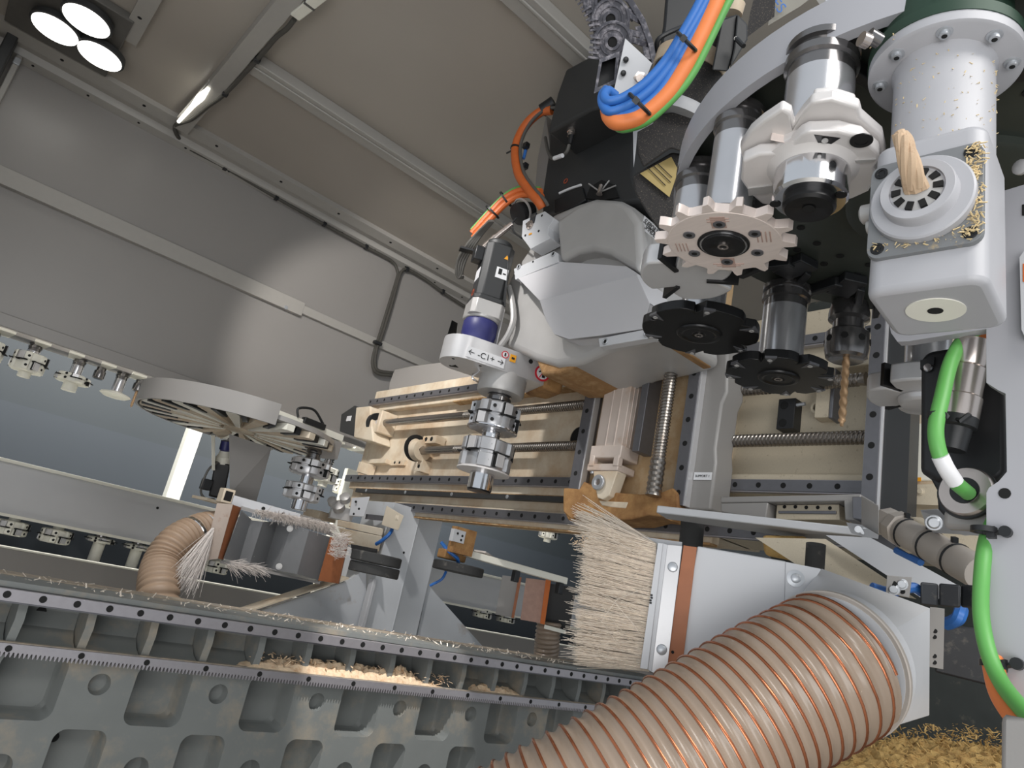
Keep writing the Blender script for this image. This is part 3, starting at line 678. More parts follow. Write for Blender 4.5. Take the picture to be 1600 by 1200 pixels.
bristles(b, lambda u, v: A3.lerp(B3, u) - UZ * .09 * v, lambda u, v: (D(2.9, 550, 838) - D(2.93, 535, 838)).normalized(), 260, .04, .0009, .35)
A4, B4 = D(2.9, 345, 878), D(2.95, 400, 884)
bristles(b, lambda u, v: A4.lerp(B4, u), lambda u, v: (D(2.88, 385, 892) - D(2.9, 360, 880)).normalized(), 160, .08, .0008, .25, .1)
b = b.build('edge_bristles', None, t); b['kind'] = 'stuff'
def hose(parent, path, r, pitch, m, wm, amp=.06, wr=.0025, wname='wire_spiral', n=24):
    pts = spline(path, 30); b = M(m); Ls = [0]
    for i in range(1, len(pts)): Ls.append(Ls[-1] + (pts[i] - pts[i - 1]).length)
    tot = Ls[-1]; N = int(tot / pitch * 8); rs = []; ps = []; j = 0
    for i in range(N + 1):
        s = tot * i / N
        while j < len(Ls) - 2 and Ls[j + 1] < s: j += 1
        f = (s - Ls[j]) / max(1e-9, Ls[j + 1] - Ls[j]); ps.append(pts[j].lerp(pts[j + 1], f)); rs.append(r * (1 - amp + amp * abs(math.cos(PI * i / 8))))
    uu_ = None; vs = []; fs = []; sg = 64
    for i in range(N + 1):
        t_ = (ps[min(i + 1, N)] - ps[max(i - 1, 0)]).normalized()
        if uu_ is None: uu_, q = ortho((ps[1] - ps[0]).normalized())
        uu_ = (uu_ - t_ * uu_.dot(t_)).normalized(); q = t_.cross(uu_)
        for k in range(sg):
            an = 2 * PI * k / sg; ph = i / 8 - k / sg
            vs.append(ps[i] + (uu_ * math.cos(an) + q * math.sin(an)) * (r * (1 - amp * math.sin(PI * ph) ** 2)))
    for i in range(N):
        for k in range(sg):
            k2 = (k + 1) % sg; fs.append([i * sg + k, i * sg + k2, (i + 1) * sg + k2, (i + 1) * sg + k])
    b.add(vs, fs); o = b.build('sleeve', None, parent, ang=60)
    w = M(wm); u = None; hp = []
    for i in range(N):
        t_ = (ps[i + 1] - ps[max(i - 1, 0)]).normalized()
        if u is None: u, q = ortho((ps[1] - ps[0]).normalized())
        u = (u - t_ * u.dot(t_)).normalized(); q = t_.cross(u)
        for k in range(n // 8 if n >= 8 else 1):
            pass
        steps = 6
        for k in range(steps):
            f = (i + k / steps); a = 2 * PI * f / 8; c = ps[i].lerp(ps[i + 1], k / steps)
            hp.append(c + (u * math.cos(a) + q * math.sin(a)) * (r * 1.0))
    w.tube(hp, wr, 6); return w.build(wname, None, parent, ang=60)
t = T('ribbed_hose', 'brown ribbed hose curving from the far brush hood down behind the bed', 'hose', D(2.7, 250, 950))
pth = [D(3.06, 336, 826), D(2.98, 312, 830), D(2.87, 277, 848), D(2.78, 253, 883), D(2.66, 247, 930), D(2.66, 245, 985)]
def ribhose(parent, path, r, pitch, m, amp=.1):
    pts = spline(path, 30); Ls = [0]
    for i in range(1, len(pts)): Ls.append(Ls[-1] + (pts[i] - pts[i - 1]).length)
    tot = Ls[-1]; N = int(tot / pitch * 8); ps = []; j = 0
    for i in range(N + 1):
        s = tot * i / N
        while j < len(Ls) - 2 and Ls[j + 1] < s: j += 1
        ps.append(pts[j].lerp(pts[j + 1], (s - Ls[j]) / max(1e-9, Ls[j + 1] - Ls[j])))
    return M(m).tube(ps, r, 36, rf=lambda i: r * (1 - amp * (.5 + .5 * math.cos(2 * PI * i / 8)) ** 2)).build('sleeve', None, parent, ang=50)
ribhose(t, pth, .077, .021, HOSEF)
c = D(2.94, 300, 836); ax = (pth[1] - pth[2]).normalized()
M(CHROME).lathe(c - ax * .008, ax, [(.079, 0), (.081, .002), (.081, .014), (.079, .016)], 36).build('hose_clamp', None, t)
M(LIGHTP).lathe(D(2.99, 316, 830), (D(3.06, 336, 826) - D(2.98, 312, 830)), [(.074, 0), (.074, .1)], 36).build('collar', None, t)
# third hood, right of the column
t = T('small_brush_hood', 'small dust hood with pink bristles and orange strip behind the large brush', 'dust hood', D(3.3, 840, 990))
M(mat('pink_bristle_panel', (186, 152, 138), .7, var=.1, scale=40)).prism([D(3.3, 822, 903), D(3.28, 853, 907), D(3.25, 846, 974), D(3.28, 813, 968)], ray(830, 940) * .02).build('bristle_panel', None, t)
M(mat('orange_strip', (206, 112, 52), .6, var=.08)).prism([D(3.26, 853, 905), D(3.25, 861, 906), D(3.22, 851, 976), D(3.23, 844, 974)], ray(830, 940) * .03).build('end_strip', None, t)
M(DARKG).prism([D(3.35, 860, 912), D(3.35, 900, 918), D(3.35, 890, 985), D(3.35, 851, 975)], ray(830, 940) * .02).build('gap_shade_sheet', None, t)  # charcoal sheet paints the shade of the gap beside the orange strip
M(PAINT).prism([D(3.3, 785, 899), D(3.3, 811, 902), D(3.28, 801, 965), D(3.28, 774, 960)], ray(830, 940) * .02).build('side_sheet', None, t)
M(BROWN).prism([D(3.29, 810, 902), D(3.29, 815, 902), D(3.27, 803, 966), D(3.27, 799, 965)], ray(830, 940) * .02).build('side_strip', None, t)
M(WHITEP).prism([D(3.22, 851, 976), D(3.25, 884, 985), D(3.25, 884, 991), D(3.22, 850, 982)], ray(830, 940) * .03).build('frame', None, t)
t = T('ribbed_hose', 'pale ribbed hose under the small brush hood, left of the large bristles', 'hose', D(3.3, 855, 1035))
ribhose(t, [D(3.32, 858, 972), D(3.3, 855, 1000), D(3.3, 852, 1050)], .06, .018, HOSE)
# ================================================================ GANTRY BEAM
XG = 2.0
t = T('gantry_beam', 'dusty cream gantry beam carrying rails and ball screws across the middle', 'gantry beam', (2.1, 2.2, 1.8))
b = M(CREAM); b.box(XG, XG + .25, 1.3, 3.78, 1.83, 2.53); b.box(1.955, XG, 1.3, 3.74, 2.40, 2.53)
b.box(1.955, XG, 1.3, 3.76, 1.93, 2.01); b.box(1.955, XG, 1.3, 3.22, 1.80, 1.87)
b.prism([(1.98, 1.3, 1.87), (1.98, 3.62, 1.87), (1.98, 3.66, 1.93), (1.98, 1.3, 1.93)], (.03, 0, 0)); b.build('beam_casting', None, t, bevel=.004)
b = M(CREAM2); b.box(XG + .02, XG + .2, .3, 1.32, 1.83, 2.6); b.box(1.96, XG + .05, .3, 1.32, 1.965, 2.03); b.box(1.96, XG + .05, .3, 1.32, 2.36, 2.46)
b.build('speckled_casting', None, t, bevel=.004)
b = M(DUST); b.box(1.952, 1.985, 1.3, 3.6, 1.925, 1.934); b.box(1.948, 2.0, 1.8, 2.9, 2.395, 2.402); b.box(1.95, 1.99, 1.3, 3.2, 1.795, 1.802); b.build('dust_film', None, t)
def rail_y(y0, y1, z0, z1, x0, pitch, name='guide_rail', m=STEELD):
    b = M(m); b.box(x0, 1.958, y0, y1, z0, z1); zc = (z0 + z1) / 2
    b.use(STEEL); b.box(x0 + .004, 1.95, y0, y1, z1 - .004, z1 + .002); b.box(x0 + .004, 1.95, y0, y1, z0 - .004, z0)
    b.use(HOLE); y = y0 + pitch / 2
    while y < y1: b.dot((x0, y, zc), (-1, 0, 0), .0085, .0008); y += pitch
    return b.build(name, None, t, bevel=.001)
rail_y(.8, 3.74, 2.435, 2.468, 1.925, .08); rail_y(.78, 3.775, 1.968, 2.002, 1.925, .08); rail_y(.7, 3.2, 1.823, 1.857, 1.925, .08)
b = M(DARKG); b.box(1.93, 1.956, 1.95, 3.62, 1.905, 1.926); b.use(ZINC)
for y in (3.5, 3.1, 2.7, 2.3): b.bolt((1.93, y, 1.916), (-1, 0, 0), .006, .004)
b.build('cover_strip', None, t)
def screw(parent, a, bb, r, pitch, m=SCREW, name='ball_screw', smooth_to=0.):
    a, bb = V(a), V(bb); ax = (bb - a).normalized(); L = (bb - a).length; n = int(L / pitch); prof = [(r, 0)]
    if smooth_to: prof.append((r, smooth_to))
    for i in range(n):
        h = i * pitch
        if h < smooth_to + .001: continue
        prof += [(r, h), (r, h + pitch * .4), (r * .86, h + pitch * .58), (r * .86, h + pitch * .78)]
    prof.append((r, L)); u, w = ortho(ax)
    # thread: helical by offsetting each ring around the axis
    sg = 20; vs = []; fs = []
    for rr, h in prof:
        for k in range(sg):
            an = 2 * PI * k / sg; hh = h + (pitch * .5 * math.sin(an) if 0.004 < h < L - .004 and h > smooth_to + .004 else 0)
            vs.append(a + ax * min(max(hh, 0), L) + u * rr * math.cos(an) + w * rr * math.sin(an))
    for i in range(len(prof) - 1):
        for k in range(sg):
            k2 = (k + 1) % sg; fs.append([i * sg + k, i * sg + k2, (i + 1) * sg + k2, (i + 1) * sg + k])
    fs += [list(range(sg)), list(range((len(prof) - 1) * sg, len(prof) * sg))]
    b = M(m); b.add(vs, fs); return b.build(name, None, parent, ang=50)
screw(t, (1.93, 3.49, 2.308), (1.93, .84, 2.302), .0205, .013, smooth_to=.75)
screw(t, (1.93, 3.09, 2.137), (1.93, .80, 2.127), .0205, .013, smooth_to=.33)
b = M(HOLE); b.dot((1.999, 2.01, 2.19), (-1, 0, 0), .045, .002, 28); b.use(CREAM).ring((1.998, 2.01, 2.19), (-1, 0, 0), .045, .05, .004, 28); b.build('bore', None, t)
# bearing blocks
def bearing(y, z, label=''):
    b = M(CREAM); b.obox((1.945, y, z), (.055, 0, 0), (0, .018, 0), (0, 0, .065)); b.build('bearing_block', None, t, bevel=.006)
bearing(3.5, 2.308)
b = M(CREAM); b.ring((1.93, 3.085, 2.137), (0, -1, 0), .022, .055, .05, 28); b.obox((1.955, 3.06, 2.137), (.045, 0, 0), (0, .025, 0), (0, 0, .02)); b.obox((1.96, 3.0, 2.195), (.03, 0, 0), (0, .06, 0), (0, 0, .02)); b.obox((1.97, 3.05, 2.06), (.03, 0, 0), (0, .02, 0), (0, 0, .03))
b.use(HOLE); b.dot((1.93, 3.03, 2.196), (-1, 0, 0), .012); b.dot((1.93, 2.98, 2.196), (-1, 0, 0), .012); b.dot((1.939, 3.05, 2.055), (-1, 0, 0), .01); b.ring((1.93, 3.1, 2.15), (0, 1, 0), .05, .07, .01, 28); b.build('bearing_block', None, t, bevel=.004)
b = M(CREAM); b.obox((1.94, 3.58, 2.04), (.05, 0, 0), (0, .012, 0), (0, 0, .03)); b.box(1.985, 2.0, 3.27, 3.42, 2.075, 2.105); b.obox((1.975, 3.5, 2.09), (.025, 0, 0), (0, .09, 0), (0, 0, .012))
b.use(HOLE)
for y in (3.32, 3.37): b.dot((1.985, y, 2.09), (-1, 0, 0), .008)
b.build('stop_bracket', None, t, bevel=.003)
t2 = T('screw_motor', 'black servo motor with cream flange on the left end of the gantry beam', 'motor', (1.94, 3.75, 2.25))
M(DARKG).prism([on('x', 1.9, *p) for p in ((533, 647), (554, 633), (562, 684), (530, 674))], (.12, .0, 0)).build('motor_body', None, t2, bevel=.006)
b = M(LABW); c = on('x', 1.897, 545, 654); b.obox(c, (.002, 0, 0), (0, .025, 0), (0, 0, .016)); b.build('label', None, t2)
M(CREAM).prism([on('x', 1.88, *p) for p in ((556, 636), (578, 634), (583, 690), (552, 684))], (.12, 0, 0)).build('flange_plate', None, t2, bevel=.008)
M(BLACK).ring((1.93, 3.6, 2.308), (0, -1, 0), .024, .062, .03, 28).build('bearing_ring', None, t2)
M(ALU).cyl((1.93, 3.67, 2.308), (1.93, 3.52, 2.308), .022).build('shaft', None, t2)
# cover on top of the beam
b = M(PAINT); P = [on('x', 2.0, *p) for p in ((608, 598), (616, 577), (644, 571), (770, 556), (770, 590), (640, 612), (606, 618))]
b.prism(P, (.25, 0, 0)); tag(b.build('beam_cover', bevel=.008), 'plain grey sheet cover on top of the gantry beam left of the spindle arm', 'cover')
# ================================================================ VERTICAL SLIDE
t = T('vertical_slide', 'dusty vertical slide with two rails and a long screw on the gantry', 'machine slide', (1.85, 1.55, 1.86))
XS = 1.8
b = M(mat('dusty_beige_back', (176, 146, 108), .8, var=.1, scale=14, second=(196, 176, 148), cover=.4, sscale=8, bump=.3)); b.box(1.86, 1.925, 1.31, 1.80, 1.9, 3.0); b.use(CREAM).box(1.84, 1.86, 1.66, 1.74, 1.95, 3.0); b.build('back_plate', None, t, bevel=.004)
b = M(RUST); P = [(883, 762), (905, 764), (912, 752), (940, 768), (1000, 772), (1030, 770), (1050, 762), (1058, 770), (1060, 800), (1048, 815), (1036, 808), (1012, 805), (985, 812), (950, 812), (905, 803), (893, 812), (880, 800)]
slab(b, 'x', 1.79, P, .13); b.use(CREAM); slab(b, 'x', 1.7885, [(934, 781), (960, 783), (982, 784), (978, 795), (955, 793), (940, 790)], .01); b.build('foot_casting', None, t, bevel=.012, segs=3)
def vrail(y0, y1, zb, zt, x0, name='guide_rail', pitch=.08, par=None):
    b = M(STEELD); b.box(x0, x0 + .05, y0, y1, zb, zt); b.use(ALU); b.box(x0 + .004, x0 + .03, y0 - .007, y0, zb, zt); b.box(x0 + .006, x0 + .03, y1, y1 + .003, zb, zt)  # lighter side strips paint the rail's bright highlights into the metal
    b.use(HOLE); z = zb + pitch / 2; yc = (y0 + y1) / 2
    while z < zt: b.dot((x0, yc, z), (-1, 0, 0), .009, .0008); z += pitch
    return b.build(name, None, par or t, bevel=.0015)
vrail(1.77, 1.816, 1.865, 3.0, XS); vrail(1.315, 1.356, 1.885, 3.0, XS)
b = M(RUST); slab(b, 'x', 1.795, [(880, 762), (902, 764), (897, 800), (888, 814), (879, 796)], .06); b.build('dust_crust', None, t, bevel=.006)
q0, q1 = on('x', 1.77, 947, 600), on('x', 1.77, 987, 600)
b = M(PINKALU); y1, y0 = q0.y, q1.y
b.box(1.77, 1.85, y0, y1, 2.06, 3.0)
for f in (.3, .62): b.box(1.767, 1.772, y0 + (y1 - y0) * f - .003, y0 + (y1 - y0) * f + .003, 2.06, 3.0)
for x in (1.79, 1.81, 1.83): b.box(x - .003, x + .003, y0 - .004, y0, 2.06, 3.0)
b.use(STEELD).box(1.79, 1.86, y0 - .06, y0 - .03, 2.06, 3.0); b.build('cylinder_profile', None, t, bevel=.003)
b = M(PINKALU); b.box(1.76, 1.855, y0 - .01, y1 + .01, 2.03, 2.075); b.box(1.762, 1.853, y0 - .005, y1 + .015, 1.985, 2.01)
for y in (y0 + .005, y1 - .005):
    b.obox((1.77, y, 2.02), (.012, 0, 0), (0, .012, 0), (0, 0, .02)); b.use(ZINC).cyl((1.775, y, 1.975), (1.775, y, 2.0), .009, 8).use(PINKALU)
b.build('cylinder_cap', None, t, bevel=.004)
b = M(CREAM); yc = (y0 + y1) / 2 - .005
b.prism([(1.765, yc + .05, 1.985), (1.765, yc - .06, 1.985), (1.765, yc - .04, 1.9), (1.765, yc - .015, 1.885), (1.765, yc + .01, 1.89), (1.765, yc + .04, 1.95)], (.05, 0, 0))
b.use(ZINC).ring((1.763, yc + .01, 1.942), (-1, 0, 0), .011, .027, .012).use(NICKEL).lathe((1.76, yc + .01, 1.942), (-1, 0, 0), [(.026, -.004), (.026, .003), (.011, .004)], 8); b.build('clevis', None, t, bevel=.003)
sx = on('x', 1.77, 1046, 600); zb_ = on('x', 1.77, 1025, 775).z
screw(t, (1.77, sx.y, zb_), (1.77, sx.y, 2.9), .0225, .011)
b = M(SCREW); b.lathe((1.77, sx.y, zb_ - .002), UZ, [(.02, 0), (.026, .002)] + [(.026 - .003 * (i % 2), .004 + i * .009) for i in range(14)], 24); b.build('screw_nut', None, t)
b = M(PAINT); P = [(1098, 540), (1137, 540), (1136, 612), (1128, 630), (1118, 700), (1119, 722), (1110, 797), (1064, 797), (1073, 690)]
slab(b, 'x', 1.83, P, .1); sp = b.build('side_plate', None, t, bevel=.008)
c = on('x', 1.828, 1098, 744); b = M(LABW); b.obox(c, (.001, 0, 0), (0, .032, 0), (0, 0, .012)); lb = b.build('name_label', None, t)
text('SUPPORT 1', .0105, c - UX * .001, -UY, UZ, t, name='label_lettering')
b = M(CREAM); b.obox(on('x', 1.84, 926, 660) + V((.02, 0, 0)), (.02, 0, 0), (0, .018, 0), (0, 0, .12)); b.build('inner_block', None, t, bevel=.004)
# right recess fittings
t = T('sensor_block', 'black sensor block with two screws on the speckled casting right of the slide', 'sensor', on('x', 2.0, 1234, 650))
c = on('x', 2.0, 1234, 650); b = M(BLACK); b.obox(c, (.025, 0, 0), (0, .028, 0), (0, 0, .05)); b.use(HOLE)
for dz in (.028, -.03): b.lathe(c + V((-.025, .008, dz)), (-1, 0, 0), [(.013, 0), (.013, .002)], 16)
b.build('block', None, t, bevel=.008)
M(ZINC).cyl(on('x', 1.985, 1245, 633), on('x', 1.985, 1258, 631), .006, 8).build('plunger', None, t)
c = on('x', 2.0, 1280, 638); b = M(CREAM2); b.ring(c, (-1, 0, 0), .014, .021, .012); b.use(HOLE).dot(c, (-1, 0, 0), .014, .004)
tag(b.build('bolt_boss'), 'round bolt boss right of the black sensor block', 'boss')
b = M(CREAM2); a, e = on('x', 1.99, 1284, 560), on('x', 1.99, 1300, 655); b.box(1.97, 2.02, e.y, a.y, e.z, a.z); b.use(STEELD).box(1.965, 2.02, e.y - .012, e.y, e.z - .005, a.z)
tag(b.build('slot_bar', bevel=.003), 'upright bar set into the casting behind the drill', 'bar')
t = T('upright_rail', 'vertical steel rail with countersunk holes right of the speckled casting', 'rail', (1.85, .75, 1.9))
a, e = on('x', 1.83, 1358, 560), on('x', 1.83, 1380, 560)
vrail(e.y, a.y, 1.86, 2.5, 1.83, 'rail', .085, t)
b = M(DARKG); b.box(1.84, 1.9, e.y - .07, e.y - .008, 1.86, 2.5); b.build('backing_strip', None, t)
t = T('cream_cabinet', 'cream panel with a small yellow label behind the black motor at right', 'cabinet', on('x', 1.95, 1425, 780))
b = M(CREAM); slab(b, 'x', 1.95, [(1402, 540), (1480, 540), (1480, 765), (1399, 783)], .1); b.use(WHITEP); slab(b, 'x', 1.945, [(1411, 665), (1478, 655), (1478, 750), (1411, 752)], .02); b.build('panel', None, t, bevel=.004)
b = M(AMBER); c = on('x', 1.944, 1430, 749); b.obox(c, (.001, 0, 0), (0, .014, 0), (0, 0, .005)); b.build('label', None, t)
b = M(CREAM2); slab(b, 'x', 1.93, [(1408, 758), (1480, 755), (1480, 790), (1402, 787)], .05); b.bolt(on('x', 1.93, 1438, 768), (-1, 0, 0), .007); b.build('foot_block', None, t, bevel=.004)
t = T('linear_guide', 'grey open frame with a dusty linear bearing inside, right of the slide foot', 'frame', on('x', 1.75, 1250, 812))
b = M(PAINT)
for P in ([(1126, 776), (1345, 772), (1345, 782), (1126, 786)], [(1126, 786), (1200, 785), (1196, 812), (1126, 800)], [(1318, 780), (1338, 780), (1338, 812), (1320, 812)]): slab(b, 'x', 1.75, P, .1)
b.build('frame', None, t, bevel=.003)
b = M(CREAM2); slab(b, 'x', 1.78, [(1214, 789), (1311, 788), (1312, 812), (1212, 812)], .06)
b.use(HOLE)
for q in ((1226, 792), (1243, 792), (1260, 793), (1278, 793), (1297, 794)): b.dot(on('x', 1.78, *q), (-1, 0, 0), .005, .002)
b.use(STEELD); slab(b, 'x', 1.776, [(1216, 798), (1306, 798), (1306, 803), (1216, 802)], .02); b.build('bearing_carriage', None, t, bevel=.003)
M(STEELD).prism(poly('x', 1.73, [(1331, 776), (1348, 776), (1347, 812), (1332, 810)]), (.06, 0, 0)).build('end_block', None, t, bevel=.002)
t = T('light_shelf', 'long light grey shelf plate below the slide, pointing right', 'shelf', on('z', 1.8, 1190, 815))
ZS = 1.80
A = on('z', ZS, 1025, 801); B = on('z', ZS, 1346, 838); wv = V((.16, .05, 0))
M(LIGHTP).prism([A, B, B + wv, A + wv * .5], (0, 0, .02)).build('plate', None, t, bevel=.003)
P = [D(1.42, 1346, 775), D(1.34, 1373, 790), D(1.34, 1373, 836), D(1.42, 1346, 822)]
M(CAST).prism(P, ray(1360, 800) * .03).build('end_plate', None, t, bevel=.002)
b = M(LIGHTP); b.prism([D(1.42, 1322, 816), D(1.4, 1346, 820), D(1.32, 1373, 836), D(1.32, 1372, 842), D(1.38, 1345, 838), D(1.4, 1330, 833)], ray(1350, 830) * .02); b.use(ZINC)
for q in ((1341, 827), (1350, 830), (1359, 835)): b.bolt(D(1.37, *q), -ray(*q), .0045, .004)
b.build('bolted_edge', None, t)
M(RUBBER).cyl(on('y', 1.17, 1083, 806), on('y', 1.17, 1077, 880), .032).build('rod', None, t)
M(RUBBER).cyl(D(1.5, 1275, 850), D(1.5, 1272, 900), .02).build('rod', None, t)
t = T('sloping_rail_plate', 'sloping grey plate and rail under the shelf, right of centre', 'plate', D(1.6, 1420, 900))
M(LIGHTP).prism([D(1.6, 1290, 836), D(1.52, 1360, 840), D(1.34, 1525, 930), D(1.36, 1445, 938)], ray(1420, 890) * .012).build('plate', None, t)
M(CREAM2).prism([D(1.68, 1180, 840), D(1.64, 1290, 842), D(1.42, 1432, 936), D(1.5, 1290, 912)], ray(1320, 880) * .012).build('backing_sheet', None, t)
M(SAWD).prism([D(1.72, 1190, 836), D(1.7, 1262, 838), D(1.7, 1255, 880), D(1.7, 1195, 868)], ray(1220, 850) * .05).build('dusty_block', None, t, bevel=.01)
t = T('tie_wrapped_pipe', 'dusty ribbed pneumatic pipe with strap ties slanting right below the shelf', 'pipe', D(1.3, 1460, 870))
a, e = D(1.44, 1385, 815), D(1.16, 1532, 896); ax = (e - a).normalized(); L = (e - a).length
M(PIPEM).lathe(a, ax, [(.02, -.012), (.03, 0), (.031, .03), (.028, .035), (.034, .037), (.034, .06), (.03, .062)], 8).build('end_fitting', None, t)
b = M(PIPEM)
for k in range(3):
    s = .06 + k * (L - .06) / 3; b.lathe(a + ax * s, ax, [(.027, 0), (.0285, .006), (.0285, (L - .06) / 3 - .006), (.027, (L - .06) / 3)], 24)
b.build('pipe', None, t)
for k in range(3):
    s = .075 + k * (L - .06) / 3.1; b = M(BLACK); b.lathe(a + ax * s, ax, [(.0295, 0), (.0305, .002), (.0295, .005)], 24); b.obox(a + ax * s + UZ * .03 - UX * .006, ax * .004, UY * .004, UZ * .008); b.build('cable_tie', None, t)
b = M(CREAM2); b.obox(a + ax * .1 + UZ * .02 - UY * .012, ax * .025, UY * .012, UZ * .014); b.obox(a + ax * .09 - UZ * .02 + UY * .005, ax * .02, UY * .012, UZ * .01); b.build('clamp', None, t, bevel=.004)
M(CBLUE).tube([a + ax * .04 - UZ * .045, a + ax * .12 - UZ * .04], .007, 8).build('blue_hose', None, t)
t = T('fixing_rail', 'zinc bracket with bolts under the black motor at right', 'bracket', D(1.2, 1480, 830))
b = M(LIGHTP); b.prism([D(1.3, 1438, 797), D(1.28, 1465, 795), D(1.1, 1541, 832), D(1.1, 1541, 838), D(1.3, 1452, 832)], ray(1480, 820) * .02); b.use(ZINC)
for q in ((1459, 817), (1508, 824)): b.lathe(D(1.2, *q), -ray(*q), [(.014, 0), (.014, .003), (.009, .003), (.009, .009)], 16)
b.use(HOLE).dot(D(1.18, 1485, 820), -ray(1485, 820), .004, .004); b.build('plate', None, t, bevel=.002)
t = T('cable_chain_run', 'black cable chain segment with a bolted bracket behind the white hood', 'cable chain', D(1.08, 1480, 950))
for k, (x0, x1) in enumerate(((1438, 1466), (1467, 1501), (1502, 1540))):
    M(CHAINB).prism([D(1.08, x0, 909 + k * 2), D(1.08 - .02 * k, x1, 912 + k * 2), D(1.08 - .02 * k, x1, 948 + k * 2), D(1.08, x0, 945 + k * 2)], ray(1480, 930) * .05).build('link', None, t, bevel=.003)
b = M(PAINT); b.prism([D(1.07, 1386, 899), D(1.07, 1425, 902), D(1.07, 1421, 934), D(1.07, 1384, 926)], ray(1400, 910) * .015); b.use(ZINC)
for q in ((1396, 921), (1409, 913)): b.bolt(D(1.07, *q), -ray(*q), .006, .006)
b.use(HOLE)
for q in ((1397, 912), (1410, 924)): b.dot(D(1.07, *q), -ray(*q), .004)
b.build('bracket', None, t, bevel=.002)
M(CBLUE).tube(spline([D(1.1, 1362, 918), D(1.1, 1390, 925), D(1.1, 1425, 918), D(1.1, 1440, 925)], 6), .008, 8).build('blue_hose', None, t)
t = T('black_guard_box', 'black housing with pale hole plate, right of the white hood', 'housing', D(1.4, 1500, 1060))
M(CHAINB).prism([D(1.4, 1470, 975), D(1.35, 1560, 985), D(1.35, 1560, 1075), D(1.4, 1460, 1050)], ray(1500, 1000) * .1).build('box', None, t, bevel=.004)
b = M(PAINT); b.prism([D(1.28, 1453, 948), D(1.28, 1476, 951), D(1.28, 1474, 1046), D(1.28, 1452, 1042)], ray(1465, 1000) * .012); b.use(HOLE)
for q in ((1461, 986), (1460, 995), (1460, 1025), (1460, 1035)): b.dot(D(1.28, *q), -ray(*q), .004)
b.build('hole_plate', None, t, bevel=.001)
M(CBLUE).tube(spline([D(1.33, 1480, 975), D(1.3, 1495, 968), D(1.3, 1500, 960), D(1.33, 1502, 952)], 6), .012, 8).build('blue_hose', None, t)
b = M(mat('dark_base', (62, 66, 64), .6, var=.1, second=(120, 112, 98), cover=.15, sscale=30)); b.box(1.42, 2.4, -.5, .78, 0.001, 1.3); b.box(1.38, 1.42, -.5, .85, 1.24, 1.31); b.box(2.32, 2.36, -1.6, 1.3, 0.001, 2.8); tag(b.build('machine_plinth', bevel=.004), 'dark machine base under the sawdust with an added dark backdrop, bottom right', 'base')  # tall last box is an added dark backdrop hiding the bright background
b = M(SAWD); heap(b, (1.72, .40, 1.30), (.32, -.32, 0), (.2, .16, 0), .125, seed=11, k=120, m=60)
def onheap(r):
    u, v = r.uniform(-.9, .9), r.uniform(-.9, .9); e_ = max(0, 1 - abs(u) ** 2.5) * max(0, 1 - v * v)
    return V((1.72 + .3 * u + .2 * v, .40 - .3 * u + .16 * v, 1.302 + .125 * e_ * r.uniform(.8, 1.3)))
flakes(b, onheap, 6500, .0042, 12)
tag(b.build('sawdust_heap', ang=15), 'yellow sawdust heap at the bottom right below the white hood', 'sawdust', kind='stuff')
# ================================================================ SPINDLE HEAD
t = T('spindle_housing', 'grey cast spindle head with a light grey folded cover above the slide', 'spindle head', (1.6, 1.6, 2.35))
b = M(CAST); X0 = 1.52
P = [(862, 334), (905, 316), (930, 308), (968, 311), (985, 320), (1024, 362), (1028, 420), (1035, 440), (1040, 520), (1000, 535), (945, 548), (905, 566), (868, 572), (838, 563), (806, 548), (786, 540), (792, 505), (797, 468), (790, 445), (800, 425)]
slab(b, 'x', X0, P, .30); b.build('casting', None, t, bevel=.025, segs=4)
b = M(CAST); slab(b, 'x', 1.46, [(868, 345), (905, 319), (930, 310), (968, 313), (982, 322), (998, 345), (1002, 405), (996, 428), (985, 418), (950, 396), (925, 390), (900, 394), (874, 408)], .09); b.build('casting_hood', None, t, bevel=.02, segs=4)
b = M(mat('dark_resin_dust', (148, 112, 72), .85, var=.15, scale=30, second=(176, 144, 104), cover=.35, sscale=22, bump=.6, bscale=300))
P = [(836, 560), (870, 556), (905, 548), (945, 535), (1036, 518), (1040, 528), (950, 550), (905, 568), (872, 584), (845, 586)]
slab(b, 'x', X0 + .02, P, .26); b.build('dusty_underside', None, t, bevel=.015, segs=3)
b = M(CAST); a = spline([on('x', X0 - .03, *p) for p in ((795, 448), (800, 470), (802, 500), (793, 525), (778, 545))], 6)
b.tube(a, .012, 8); b.build('casting_lip', None, t)
b = M(mat('cover_sheet', (200, 199, 202), .35, var=.015, scale=8)); xf = 1.44
e = lambda px, py, x=xf: on('x', x, px, py)
lowq = [(843, 469), (995, 430), (1015, 475), (1004, 514), (940, 524), (889, 530), (866, 522), (853, 500)]
lx = (1.40, 1.40, 1.43, 1.452, 1.457, 1.46, 1.455, 1.43)
lq = [e(*p, x) for p, x in zip(lowq, lx)]
b.loft(lq, [p + V((.015, 0, 0)) for p in lq])
up = [e(803, 428, 1.475), e(869, 396, 1.475), e(874, 409, 1.472), e(978, 416, 1.472), e(997, 429, 1.405), e(995, 430.5, 1.40), e(843, 469.5, 1.40)]
b.loft(up, [p + V((.015, 0, .002)) for p in up])
for i in (1, 2, 3, 4, 5, 6, 7):
    p_, q_ = lq[i], lq[(i + 1) % 8]; b.prism([p_, q_, V((1.55, q_.y, q_.z)), V((1.55, p_.y, p_.z))], (0, 0, .003))
cv = b.build('cover', None, t, bevel=.004)
b = M(LIGHTP); slab(b, 'x', 1.462, [(803, 420), (866, 392), (872, 396), (872, 409), (805, 437)], .03); b.use(ZINC)
for q in ((811, 417), (865, 397)): b.ring(on('x', 1.462, *q), (-1, 0, 0), .006, .011, .004)
b.use(HOLE)
